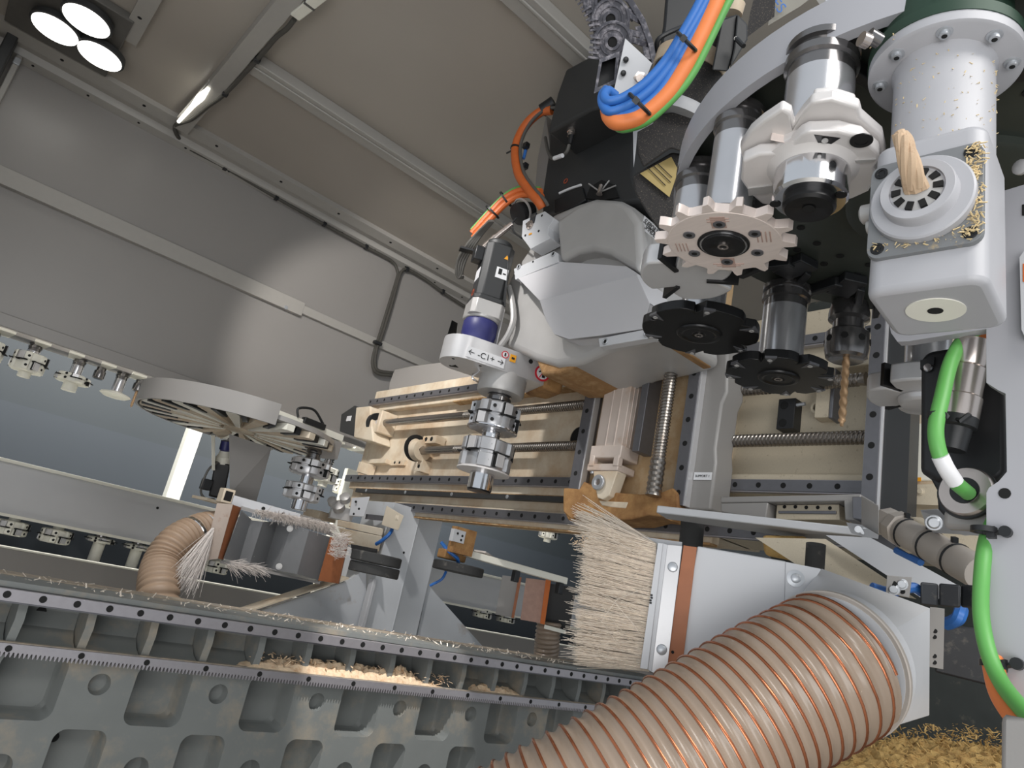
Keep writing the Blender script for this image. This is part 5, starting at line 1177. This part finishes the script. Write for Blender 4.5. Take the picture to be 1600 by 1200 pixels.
b = M(BLKM); b.lathe((c.x, c.y, 1.932), -UZ, [(.025, -.002), (.025, .008), (.0225, .011), (.012, .0105), (.007, .009)], 40); b.use(HOLE).dot((c.x, c.y, 1.9225), (0, 0, -1), .006, .001); b.build('clamp_screw', None, t)
def under(px, py, z): p = on('z', z, px, py); return p
b = M(BLKM); b.prism([under(*q, 1.9675) for q in ((1272, 211), (1313, 216), (1284, 235))], (0, 0, .003)); b.use(CAST).dot(under(1289, 219, 1.967), -UZ, .003); b.build('knife_seat', None, t)
b = M(BLKM); q = under(1346, 219, 1.967); b.ring(q, -UZ, .006, .010, .001).dot(q, -UZ, .0061, .0004); b.build('screw_seat', None, t)
b = M(CAST); b.obox(under(1345, 251, 1.9672), (under(1368, 250, 1.97) - under(1324, 252, 1.97)) * .5, V((.0015, .0015, 0)), UZ * .001); b.build('balance_slot', None, t)
M(CAST).obox(under(1188, 297, 1.9672), V((.004, -.012, 0)), V((.006, .003, 0)), UZ * .001).build('edge_notch', None, t)
b = M(GEARM); p0, p1 = D(.70, 1222, 175), D(.69, 1214, 222); b.prism([p0 - V((.004, -.003, 0)), p0 + V((.006, -.006, 0)), p1 + V((.006, -.006, 0)), p1 - V((.006, -.004, 0))], ray(1218, 200) * .02); b.build('side_knife', None, t, bevel=.001)
# 2 toothed grooving cutter
c = V((.598, .428, 2.1)); t = T('toothed_grooving_cutter', 'grey toothed cutter disc with six screws and dark hub on the carousel', 'cutting tool', c, GT)
flange(t, c, .0265, .14)
M(BLKM).lathe(c - UZ * .135, -UZ, [(.03, 0), (.040, .006), (.042, .021)], 40).build('spacer', None, t)
cz = 1.932; pts = []
NT = 14
for k in range(NT):
    a = 2 * PI * k / NT; s = 2 * PI / NT
    for f, r in ((0, .064), (.42, .0635), (.48, .0662), (.6, .0762), (.78, .0785), (.84, .074), (.9, .0655)): pts.append((r * math.cos(a + f * s), r * math.sin(a + f * s)))
b = M(GEARM); b.prism([V((c.x + x, c.y + y, cz)) for x, y in pts], (0, 0, .011)); b.lathe((c.x, c.y, cz + .001), -UZ, [(.0635, 0), (.0625, .0015), (.02, .0016)], 64); gbm = b
b = M(BLKM); b.lathe((c.x, c.y, cz - .001), -UZ, [(.029, -.001), (.029, .001), (.0262, .0012)], 48)
b.use(CHROME).ring((c.x, c.y, cz - .0022), -UZ, .0242, .0262, .001, 40); b.use(BLKM).lathe((c.x, c.y, cz - .002), -UZ, [(.024, 0), (.0234, .003), (.012, .0032), (.011, .0026)], 40); b.use(NICKEL).ring((c.x, c.y, cz - .0045), -UZ, .004, .0062, .001); b.build('hub', None, t)
b = M(BLKM)
for k in range(6):
    a = k * PI / 3 + .45; q = V((c.x + .041 * math.cos(a), c.y + .041 * math.sin(a), cz - .0006)); sb = M(STEELD); sb.ring(q, -UZ, .0035, .0068, .0013, 20).use(BLKM).dot(q, -UZ, .0058, .0008, 16).use(HOLE).dot(q, -UZ, .003, .0015, 6); sb.build('screw', None, t)
rd = V((-.91, -.42, 0)).normalized(); rt = V((-rd.y, rd.x, 0))
b = gbm.use(mat('faint_red_print', (172, 146, 136), .6, var=.1))
for s in (-1, 1):
    b.obox(V((c.x, c.y, cz - .0008)) + rd * s * .044, rd * .011, rt * .008, UZ * .0003)
for i, (s, o, L) in enumerate(((-1, .047, .018), (-1, .051, .014), (1, .046, .012), (1, .051, .012))): b.obox(V((c.x, c.y, cz - .0009)) + rd * s * o, rd * .0007, rt * L, UZ * .0004)
for i in range(4): b.obox(V((c.x, c.y, cz - .0009)) + rt * (.038 + i * .0045) + rd * .012, rd * .011, rt * .0007, UZ * .0003).obox(V((c.x, c.y, cz - .0009)) - rt * (.042 + i * .004) - rd * .006, rd * .009, rt * .0006, UZ * .0003)
b.build('toothed_disc', None, t, bevel=.0008)
# 3 silver winged cutter behind
c = V((.672, .53, 2.1)); t = T('winged_cutter', 'polished silver winged cutter half hidden behind the toothed disc', 'cutting tool', c, GT)
flange(t, c, .032, .14)
b = M(ALU); pts = wings(1.1, 3, .03, .062, 0); b.prism([V((c.x + x, c.y + y, 1.945)) for x, y in pts], (0, 0, .03)); b.build('cutter_wings', None, t, bevel=.003)
for k in range(3):
    a = 1.1 + k * 2.094; d = V((math.cos(a), math.sin(a), 0)); M(BLKM).obox(V((c.x, c.y, 1.958)) + d * .045, d * .02, V((-d.y, d.x, 0)) * .003, UZ * .016).build('knife', None, t)
def blackdisc(c, z, r, label, hr, n=6, o=.3):
    t = T('black_grooving_cutter', label, 'cutting tool', c, GT)
    flange(t, c, hr, c.z - z - .01)
    b = M(BLKM); pts = wings(o, n, r * .82, r, 0, seg=8); b.prism([V((c.x + x, c.y + y, z)) for x, y in pts], (0, 0, .016)); b.lathe((c.x, c.y, z), -UZ, [(r * .4, -.001), (r * .38, .004), (r * .3, .005), (r * .28, .003), (r * .12, .003), (r * .1, .001)], 40)
    b.lathe((c.x, c.y, z + .016), UZ, [(r * .5, 0), (hr * 1.1, .012)], 40); b.build('disc', None, t, bevel=.0015)
    for k in range(n):
        a = o + k * 2 * PI / n + .18; d = V((math.cos(a), math.sin(a), 0)); w = V((-d.y, d.x, 0))
        kb = M(STEELD); q = V((c.x, c.y, z - .001)) + d * r * .86
        kb.prism([q - d * .012, q + d * .014 - w * .002, q + d * .012 + w * .016], UZ * .004); kb.use(CAST).ring(q + d * .006 + w * .004 - UZ * .001, -UZ, .002, .004, .0012, 12); kb.build('knife', None, t)
    b = M(NICKEL); b.ring((c.x, c.y, z - .0035), -UZ, .004, .007, .001); b.build('centre_screw', None, t)
    return t
blackdisc(V((.888, .660, 2.1)), 1.978, .094, 'matt black grooving cutter disc in front of the spindle head', .036, 6, .5)
blackdisc(V((1.028, .592, 2.1)), 1.945, .086, 'glossy black cutter disc on a long chrome holder, lower of the two black discs', .036, 8, .1)
# 6 drill chuck
c = V((1.138, .532, 2.1)); t = T('collet_chuck', 'dark chrome collet chuck holding a coppery twist drill', 'drill chuck', c, GT)
b = M(SMOKE); b.lathe(c, -UZ, [(.03, -.02), (.034, 0), (.034, .012), (.026, .016), (.026, .034), (.033, .036), (.0365, .04), (.0365, .072), (.034, .084), (.028, .088), (.006, .084)], 40); b.use(HOLE)
for k in range(8):
    a = k * PI / 4 + .3; b.dot(c + V((.0363 * math.cos(a), .0363 * math.sin(a), -.056)), (math.cos(a), math.sin(a), 0), .006, .001)
b.build('chuck', None, t); drill(t, c - UZ * .084, .0068, .125)
# 7 finned silver cutter
c = V((1.232, .435, 2.1)); t = T('finned_silver_cutter', 'silver finned cutter below the angle head, partly behind the black motor', 'cutting tool', c, GT)
flange(t, c, .036, .11)
b = M(ALU); pts = wings(1.0, 4, .055, .092, 0); b.prism([V((c.x + x, c.y + y, 1.965)) for x, y in pts], (0, 0, .034)); b.lathe((c.x, c.y, 1.966), -UZ, [(.045, 0), (.04, .014), (.03, .016)], 32); b.build('cutter_body', None, t, bevel=.004)
for k in range(4):
    a = 1.1 + k * PI / 2; d = V((math.cos(a), math.sin(a), 0)); M(BLKM).obox(V((c.x, c.y, 1.985)) + d * .07, d * .02, V((-d.y, d.x, 0)) * .004, UZ * .02).build('knife', None, t)
# 8 angle head
A = V((.602, .207, 0)); t = T('angle_head', 'light grey angle head with bolted flange and a collet facing forward', 'angle head', A + UZ * 2.1, GT)
b = M(GREEN); b.lathe(A + UZ * 2.07, UZ, [(.066, 0), (.066, .012), (.058, .016), (.056, .06), (.04, .08)], 48)
b.build('holder', None, t)
dn = V((-.94, -.34, 0)).normalized(); text('1.PA', .018, A + dn * .0605 + UZ * 2.104, UZ.cross(dn), UZ, t, INK, 'handwriting')
for px, py in ((1357, 60), (1556, 14)):
    p = D(.66, px, py); d = (p - A); d.z = 0; d.normalize(); b = M(SMOKE); b.cyl(p - d * .012 + UZ * .002, p + UZ * .004, .007, 16); b.use(NICKEL).cyl(p - UZ * .004 - d * .0, p - UZ * .004 + d * .008, .007, 12); b.build('nozzle', None, t)
AHM = mat('speckled_grey_paint', (172, 172, 176), .42, var=.03, scale=20, second=(214, 206, 190), cover=.12, sscale=160, soft=.04)
b = M(AHM); b.lathe(A + UZ * 2.058, UZ, [(.062, 0), (.065, .002), (.065, .0125)], 64); b.build('flange', None, t)
for k in range(8):
    a = k * PI / 4 + .33; bb = M(ZINC); q = A + V((.054 * math.cos(a), .054 * math.sin(a), 2.0581)); bb.lathe(q, -UZ, [(.0068, 0), (.0068, .001), (.0046, .0014), (.0044, .005), (.003, .0052)], 16); bb.use(HOLE).dot(q - UZ * .0051, -UZ, .0024, .0004); bb.build('bolt', None, t)
b = M(AHM); b.lathe(A + UZ * 1.95, UZ, [(.042, 0), (.042, .1), (.044, .106), (.044, .109)], 64); b.build('neck', None, t)
b = M(SAWP)
def onneck(r):
    a = r.uniform(PI * .75, PI * 1.6); return A + V((.0423 * math.cos(a), .0423 * math.sin(a), r.uniform(1.95, 2.05)))
flakes(b, onneck, 110, .0013, 41)
flakes(b, lambda r: A + V((-.065, 0, 2.065)) + V((.004 + r.random() * .004, r.gauss(0, .012), r.uniform(-.003, .006))), 30, .0016, 42); sn = b.build('sawdust_specks', None, t); sn['kind'] = 'stuff'
nn = V((-1, -.10, 0)).normalized(); ss = UZ.cross(nn)
hw = .0445
def af(s, z, o=.05): return A + nn * o + ss * s + UZ * z
b = M(AHM)
def rr(w, h, r, n=5):
    out = []
    for (cx, cy, a0) in ((w - r, h - r, 0), (-w + r, h - r, 90), (-w + r, -h + r, 180), (w - r, -h + r, 270)):
        for i in range(n + 1):
            a = math.radians(a0 + 90 * i / n); out.append((cx + r * math.cos(a), cy + r * math.sin(a)))
    return out
foot = rr(hw, .047, .014)
b.loft([A + ss * x * 1.0 + nn * y + UZ * 1.806 for x, y in foot], [A + ss * x * .97 + nn * y + UZ * 1.955 for x, y in foot]); b.build('gear_housing', None, t, bevel=.006, segs=3)
b = M(mat('dark_front_plate', (120, 122, 124), .45, var=.06, second=(196, 170, 120), cover=.22, sscale=70, soft=.08)); b.loft([af(x, 1.8845 + y, .0465) for x, y in rr(.043, .0475, .01)], [af(x, 1.8845 + y, .0515) for x, y in rr(.0425, .047, .01)])
b.use(BLKM)
for s in (-1, 1):
    for q in (-1, 1): b.ring(af(s * .034, 1.8845 + q * .038, .0514), nn, .003, .0055, .0012, 16).dot(af(s * .034, 1.8845 + q * .038, .0514), nn, .0028, .0006)
fp = b.build('front_plate', None, t, bevel=.001)
b = M(SAWP); flakes(b, lambda r: af(.036 + r.gauss(0, .004), 1.885 + r.uniform(-.04, .045), .0525), 220, .0022, 21); flakes(b, lambda r: af(r.uniform(-.04, .04), 1.846 + r.gauss(0, .003), .0525), 70, .0018, 22); ch = b.build('sawdust_crust', None, t); ch['kind'] = 'stuff'
b = M(AHM); cz = 1.8845; b.lathe(af(0, cz, .051), nn, [(.038, 0), (.0395, .001), (.0395, .008), (.038, .0095), (.029, .01), (.0285, .012), (.0285, .02), (.0275, .0215), (.021, .0215), (.0205, .019)], 64); b.build('collet_nut', None, t)
b = M(CAST); b.lathe(af(0, cz, .066), nn, [(.0203, 0), (.019, .004), (.008, .007)], 40); b.use(HOLE)
for k in range(10):
    a = k * PI / 5; d = ss * math.cos(a) + UZ * math.sin(a); w = nn.cross(d); b.obox(af(0, cz, .0705) + d * .0155, d * .0035, w * .0026, nn * .0022)
b.build('collet', None, t)
b = M(WOOD); base = af(0, cz - .001, .072)
p = [base, base + nn * .014 + UZ * .006, base + nn * .024 + UZ * .016 - ss * .001, base + nn * .03 + UZ * .028 - ss * .003, base + nn * .033 + UZ * .036 - ss * .0055]
cp = spline(p, 7)
for k in range(7):
    r0 = 0 if k == 0 else .0052
    b.tube([q_ + (ss * math.cos(k * 1.05 + i * .1) + UZ.cross(ss) * math.sin(k * 1.05 + i * .1)) * r0 * (1 - .012 * i) for i, q_ in enumerate(cp[:len(cp) - (k * 2) % 7])], .005, 8, rf=lambda i: (.0062 if k == 0 else .0046) * (1 - .012 * i))
b.build('wood_core', None, t)
b = M(WHITEP); q = A + UZ * 1.806 + nn * .004; b.lathe(q, -UZ, [(.0225, -.001), (.0225, .0008)], 40); b.use(HOLE).dot(q, -UZ, .006, .0012); b.build('round_cap', None, t)
b = M(CAST); b.lathe(af(-hw - .002, 1.905, .02), -ss, [(.009, 0), (.009, .012), (.006, .014)], 20); b.lathe(af(-hw - .001, 1.89, .02), -ss, [(.007, 0), (.006, .008)], 16); b.build('side_nipple', None, t)
# ================================================================ RIGHT PLATE, MOTOR, GREEN CABLE
XP = .745
P = [(1385, 485), (1392, 520), (1402, 534), (1420, 533), (1541, 514), (1541, 598), (1560, 610), (1571, 615), (1573, 737), (1560, 752), (1545, 762), (1541, 770), (1541, 968), (1549, 992), (1562, 1040), (1582, 1085), (1603, 1118), (1680, 1230), (1760, 1230), (1760, 240), (1660, 270), (1558, 301), (1500, 330), (1385, 400)]
t = T('mounting_plate', 'large light grey plate with small holes at the right edge', 'plate', on('x', XP, 1570, 900))
b = M(PLATEP); slab(b, 'x', XP, P, .012); b.use(HOLE)
for q, r in (((1570, 771), .005), ((1573, 832), .0045), ((1591, 1038), .005)): b.dot(on('x', XP, *q), (-1, 0, 0), r, .0008)
b.prism(poly('x', XP - .0006, [(1597, 320), (1650, 310), (1650, 340), (1597, 337)]), (-.0005, 0, 0))
b.build('plate', None, t, bevel=.0015)
b = M(LIGHTP); slab(b, 'x', XP - .01, [(1593, 402), (1600, 392), (1640, 388), (1640, 540), (1602, 528), (1596, 515)], .01); b.use(ORANGED); slab(b, 'x', XP - .0105, [(1598, 412), (1640, 410), (1640, 450), (1598, 440)], .002); b.build('edge_frame', None, t)
b = M(ALU); q = on('x', XP - .002, 1597, 262); b.lathe(q, (-.9, .3, -.2), [(.008, 0), (.008, .004), (.005, .006)], 14); b.build('bolt', None, t)
t = T('rounded_cover', 'grey cover with a rounded edge in the bottom right corner', 'cover', on('x', .6, 1590, 1200))
M(PAINT).prism(poly('x', .62, [(1563, 1120), (1570, 1116), (1640, 1130), (1640, 1240), (1562, 1240)]), (.03, 0, 0)).build('sheet', None, t, bevel=.004)
t = T('black_servo_motor', 'black servo motor with nickel connector and red ring beside the right plate', 'motor', on('x', .80, 1500, 810))
def xs(x, pts): return poly('x', x, pts)
b = M(BLACK); b.prism(xs(.80, [(1437, 560), (1450, 548), (1560, 530), (1573, 612), (1573, 737), (1558, 752), (1462, 752), (1452, 745), (1436, 738)]), (.09, 0, 0)); b.build('body', None, t, bevel=.006, segs=3)
b = M(BLACK); b.prism(xs(.805, [(1452, 745), (1462, 748), (1560, 752), (1560, 812), (1475, 806), (1465, 795), (1463, 765)]), (.08, 0, 0)); b.build('end_cap', None, t, bevel=.006, segs=3)
b = M(BLACK); b.prism(xs(.802, [(1441, 566), (1463, 560), (1462, 573), (1441, 580)]), (-.006, 0, 0)); b.use(CHROME).lathe(on('x', .797, 1450, 574), (-1, 0, 0), [(.005, 0), (.004, .002)], 12); b.build('screw_lug', None, t)
p0, p1 = on('x', .77, 1522, 534), on('x', .77, 1497, 652); ax = (p1 - p0).normalized(); L = (p1 - p0).length
b = M(NICKEL); b.lathe(p0, ax, [(.0165, 0), (.0165, .026), (.0155, .028), (.017, .03), (.017, L * .72), (.0185, L * .74), (.0185, L)], 8 * 4); b.build('connector', None, t)
M(BLACK).lathe(p1, ax, [(.017, -.004), (.0185, 0), (.0185, .01), (.015, .012), (.013, .035)], 24).build('connector_base', None, t)
q = on('x', .79, 1514, 772); ax2 = V((-1, .1, .12)).normalized()
b = M(NICKEL); b.lathe(q, ax2, [(.026, -.012), (.026, .006), (.024, .01), (.014, .01)], 36); b.use(BLACK).ring(q + ax2 * .002, ax2, .0255, .0275, .004, 32).dot(q + ax2 * .01, ax2, .0135, .001, 24)
b.build('cable_gland', None, t)
b = M(PAINT); b.obox(q + V((.004, 0, -.026)), (.008, 0, 0), (0, .022, 0), (0, 0, .01)); b.build('gland_block', None, t, bevel=.005)
b = M(RED); b.obox(on('x', .796, 1519, 807), (.003, 0, 0), (0, .016, 0), (0, 0, .0045)); b.use(LABW).obox(on('x', .793, 1521, 805), (.001, 0, 0), (0, .006, 0), (0, 0, .0015)); b.build('red_ring', None, t)
t = T('green_cable', 'green cable looping from behind the plate into the black servo motor', 'cable', on('x', .74, 1470, 640))
M(CGREEN).tube(spline([on('x', .80, 1560, 500), on('x', .775, 1515, 522), on('x', .75, 1488, 560), on('x', .73, 1472, 620), on('x', .72, 1462, 672), on('x', .725, 1470, 715), on('x', .745, 1490, 750), on('x', .775, 1513, 771)], 8), .0072, 14).build('cable', None, t)
b = M(LABW); b.tube(spline([on('x', .7215, 1469, 713), on('x', .73, 1479, 733), on('x', .744, 1492, 753)], 6), .0078, 14); b.build('cable_label', None, t)
b = M(BLACK); q = on('x', .725, 1464, 655); b.ring(q, UZ, .0072, .0088, .006, 20); b.tube([q + V((0, -.008, .003)), on('x', .765, 1478, 651), on('x', .75, 1502, 657), on('x', .755, 1515, 648)], .003, 6); b.build('cable_tie', None, t)
t = T('long_green_cable', 'long green cable running down along the edge of the right plate', 'cable', on('x', .72, 1535, 1000))
M(CGREEN).tube(spline([on('x', .80, 1575, 780), on('x', .775, 1552, 815), on('x', .75, 1540, 850), on('x', .738, 1534, 900), on('x', .735, 1533, 960), on('x', .73, 1543, 1015), on('x', .72, 1562, 1062), on('x', .70, 1590, 1100), on('x', .67, 1650, 1165)], 8), .0066, 14).build('cable', None, t)
for q, e in (((1537, 832), (1573, 832)), ((1552, 1043), (1591, 1038))):
    b = M(BLACK); a, z = on('x', XP - .006, *q), on('x', XP - .004, *e); b.tube([a, z], .0025, 6); b.obox(a.lerp(z, .35), (.004, 0, 0), (z - a) * .18, (0, 0, .005)); b.lathe(z, (-1, 0, 0), [(.005, 0), (.005, .006)], 14); b.ring(a, UZ, .008, .0105, .005, 18); b.build('cable_tie', None, t)
b = M(ORANGE); b.tube(spline([on('x', .742, 1550, 1030), on('x', .728, 1561, 1078), on('x', .71, 1582, 1115), on('x', .68, 1630, 1175)], 8), .0085, 14)
tag(b.build('orange_cable'), 'orange cable under the green one at the lower right edge', 'cable')
b = M(ORANGE); b.tube([on('x', .79, 1532, 533), on('x', .80, 1530, 515)], .013, 14); tag(b.build('orange_plug_cable'), 'short orange cable end above the nickel connector', 'cable')
# ================================================================ NEAR BRUSH HOOD AND HOSE
PA = D(.95, 1095, 853); PB = on('z', PA.z, 1250, 881); hu = (PB - PA).normalized(); hn = hu.cross(UZ)
if hn.dot(ray(1100, 900)) > 0: hn = -hn
def H(px, py, o=0): return onp(PA + hn * o, hn, px, py)
t = T('brush_dust_hood', 'light grey dust hood with cream bristles and brown strip, front centre', 'dust hood', H(1150, 1060))
b = M(LIGHTP); b.prism([H(*p) for p in ((1090, 853), (1229, 877), (1227, 960), (1180, 1060), (1040, 1060), (1066, 960))], -hn * .11); b.build('front_panel', None, t, bevel=.002)
b = M(LIGHTP); b.prism([H(*p, .0015) for p in ((1228, 878), (1283, 889), (1253, 940), (1226, 960))], -hn * .004); b.use(ZINC).lathe(H(1243, 904, .001), hn, [(.011, 0), (.011, .0015), (.006, .002), (.006, .006), (.004, .007)], 6 * 3); b.build('bolted_flap', None, t)
b = M(BROWN); b.prism([H(*p, .004) for p in ((1068, 852), (1089, 855), (1064, 1058), (1039, 1056))], -hn * .012); b.use(HOLE).dot(H(1051, 1019, .004), hn, .002, .0006); b.build('leather_strip', None, t, bevel=.001)
b = M(ALU); b.prism([H(*p, .010) for p in ((1043, 851), (1066, 853), (1041, 1057), (1018, 1050))], -hn * .012)
b.use(LIGHTP).prism([H(*p, .014) for p in ((1028, 848), (1036, 849), (1012, 1046), (1000, 1044))], -hn * .012).prism([H(*p, .010) for p in ((1036, 849), (1043, 851), (1018, 1050), (1012, 1046))], -hn * .012)
b.use(ZINC)
for q in ((1051, 886), (1034, 1015)): b.lathe(H(*q, .010), hn, [(.007, 0), (.006, .002), (.003, .003)], 18)
b.use(INK)
for i in range(4): b.obox(H(1018 + (1 if i % 2 else 0) - i * .8, 930 + i * 4, .0142), hu * .0015, UZ * .0013, hn * .0004)
b.build('clamp_strips', None, t, bevel=.0008)
b = M(BRIS)
T0, B0 = H(1012, 846, .006), H(1000, 1046, .006); T1 = H(1012, 842, -.10)
def base(u, v): return T0.lerp(B0, u) - hn * (.015 * v) + hu * .012
cl = [(random.gauss(0, .05), random.gauss(0, .03)) for _ in range(60)]
def lean(u, v):
    a_, b_ = cl[int(u * 59.9)]; return (-hu + UZ * (.06 * (1 - u) ** 2 - .06 * u + a_) + hn * (.03 + b_)).normalized()
bristles(b, lambda u, v: base(u ** .8, v), lean, 2300, .094, .0005, .025, .0)
bristles(b, base, lambda u, v: (-hu + UZ * (.05 - .1 * u) + hn * .05).normalized(), 320, .108, .0004, .1, .0)
bristles(b, base, lambda u, v: (-hu + UZ * .1 + hn * .1).normalized(), 70, .1, .0004, .35, .0)
T2 = H(1020, 846, -.09)
bristles(b, lambda u, v: T0.lerp(T2, u) - UZ * .004 * v + hu * .01, lambda u, v: (-hu + UZ * .16).normalized(), 110, .12, .0005, .1, .02)
bb = b.build('bristles', None, t, ang=80); bb['kind'] = 'stuff'
b = M(LIGHTP); b.prism([H(948, 831, -.03), H(1066, 847, -.03), H(1066, 851, -.06), H(948, 834, -.06)], -UZ * .012); b.build('top_bar', None, t)
b = M(CHIP); flakes(b, lambda r: H(960 + r.gauss(0, 22), 850 + r.gauss(0, 5), .0) - hn * r.uniform(0, .05), 160, .003, 31); flakes(b, lambda r: H(920 + r.gauss(0, 12), 848 + r.gauss(0, 4), .0), 90, .003, 32); cb = b.build('caught_shavings', None, t); cb['kind'] = 'stuff'
M(PAINT).prism([H(1000, 1046, -.002), H(1042, 1058, -.002), H(1080, 1060, -.1), H(960, 1038, -.1)], -UZ * .004).build('floor_sheet', None, t)
# square to round transition
dq = [D(.93, 1283, 889), D(.90, 1452, 951), D(.90, 1451, 1118), D(.93, 1283, 1120)]
c0 = D(.815, 1312, 1033); hp = [c0, D(.775, 1195, 1098), D(.74, 1050, 1188), D(.715, 900, 1275), D(.70, 690, 1390)]
hax = (hp[1] - hp[0]).normalized() * .55 - ray(1312, 1033).normalized() * .45 + UX * -.0
hax = hax.normalized(); cu, cw = ortho(hax); HR = .078
sqc = sum(dq, V()) / 4
# ring ordered to match the square corners
def sqpt(a):
    k = int(a * 4) % 4; f = a * 4 - int(a * 4); return dq[k].lerp(dq[(k + 1) % 4], f)
N = 48
def angof(p): q = p - c0; return math.atan2(q.dot(cw), q.dot(cu))
aa = [angof(p) for p in dq]
sgn = 1 if math.sin(aa[1] - aa[0]) > 0 else -1
ringp = []; squ = []
for i in range(N):
    squ.append(sqpt(i / N)); a = aa[0] + sgn * 2 * PI * i / N; ringp.append(c0 + (cu * math.cos(a) + cw * math.sin(a)) * (HR * 1.0))
t2m = mat('hood_transition_paint', (200, 201, 204), .42, var=.02, second=(206, 184, 150), cover=.12, sscale=120, soft=.05)
b = M(t2m); b.loft(squ, ringp, cap=False); b.loft([p - hax * .002 for p in squ[::-1]], [p - hax * .002 for p in ringp[::-1]], cap=False); b.build('square_to_round_duct', None, t, ang=12)
b = M(t2m); b.loft(squ, [p + ray(1380, 1000) * .06 for p in squ]); b.build('duct_box', None, t)
M(LIGHTP).lathe(c0 - hax * .01, hax, [(HR, 0), (HR, .03)], 48).build('collar', None, t)
t = T('large_suction_hose', 'large translucent beige hose with copper wire spiral at the bottom centre', 'hose', hp[2])
hp2 = [c0 + hax * .008] + [c0.lerp(hp[1], .3) + hax * .012] + hp[1:]
hose(t, hp2, .0815, .0158, HOSE, COPPER, .045, .0017)
b = M(PIPEM); b.lathe(c0 + hax * .012, hax, [(.0815, 0), (.0828, .001), (.0832, .006), (.082, .007)], 64); q = D(.79, 1362, 1120); b.cyl(q, q + V((.02, -.016, .012)), .005, 12); b.obox(q, (.008, 0, 0), (0, .008, 0), (0, 0, .006)); b.build('hose_clamp', None, t)
# ================================================================ LIGHT
w = bpy.data.worlds.new('w'); sc.world = w; w.use_nodes = True
bg = w.node_tree.nodes['Background']; bg.inputs[0].default_value = (.86, .93, 1, 1); bg.inputs[1].default_value = .65
def area(name, loc, tgt, e, sx, sy, col=(1, .98, .95)):
    l = bpy.data.lights.new(name, 'AREA'); l.shape = 'RECTANGLE'; l.size = sx; l.size_y = sy; l.energy = e; l.color = col
    o = bpy.data.objects.new(name, l); COL.objects.link(o); o.location = loc; o.rotation_euler = (V(tgt) - V(loc)).to_track_quat('-Z', 'Y').to_euler(); return o
def spotl(name, loc, tgt, e, ang=120, r=.08, col=(1, .97, .92)):
    l = bpy.data.lights.new(name, 'SPOT'); l.energy = e; l.spot_size = math.radians(ang); l.spot_blend = .4; l.shadow_soft_size = r; l.color = col
    o = bpy.data.objects.new(name, l); COL.objects.link(o); o.location = loc; o.rotation_euler = (V(tgt) - V(loc)).to_track_quat('-Z', 'Y').to_euler(); return o
area('hall_window_light', (-1.5, -1.5, .8), (1.3, 1.5, 2.2), 56, 2.6, 1.4, (1, .985, .97))
area('hall_light_behind_wall', (2.2, 4.9, 3.4), (2.2, 5.2, 0), 270, 6.0, .7)
area('floor_fill_light', (.3, -1.7, 3.4), (.8, -.6, 0), 62, 2.0, 1.0, (1, .97, .93))  # unseen fill, added to light the floor so undersides get bounce
spotl('lamp_cluster_light', (-.05, 3.68, 3.5), (1.0, 2.0, 1.0), 3, 120, .1)
spotl('machine_lamp_light_three', (.7, .85, 3.4), (1.46, 2.1, 1.03), 300, 15, .012, (1, .98, .96))
spotl('wall_fill_spot', (.6, 2.3, 3.25), (2.5, 4.2, 2.6), 105, 60, .04, (1, .95, .9))  # unseen spot, added to brighten the right part of the back wall
spotl('machine_lamp_light', (.2, 1.9, 3.45), (1.9, 2.9, 1.6), 110, 66, .04, (1, .97, .94))
sc.view_settings.view_transform = 'Standard'; sc.view_settings.look = 'None'; sc.view_settings.exposure = 0.0; sc.view_settings.gamma = 1.0; sc.view_settings.use_curve_mapping = False
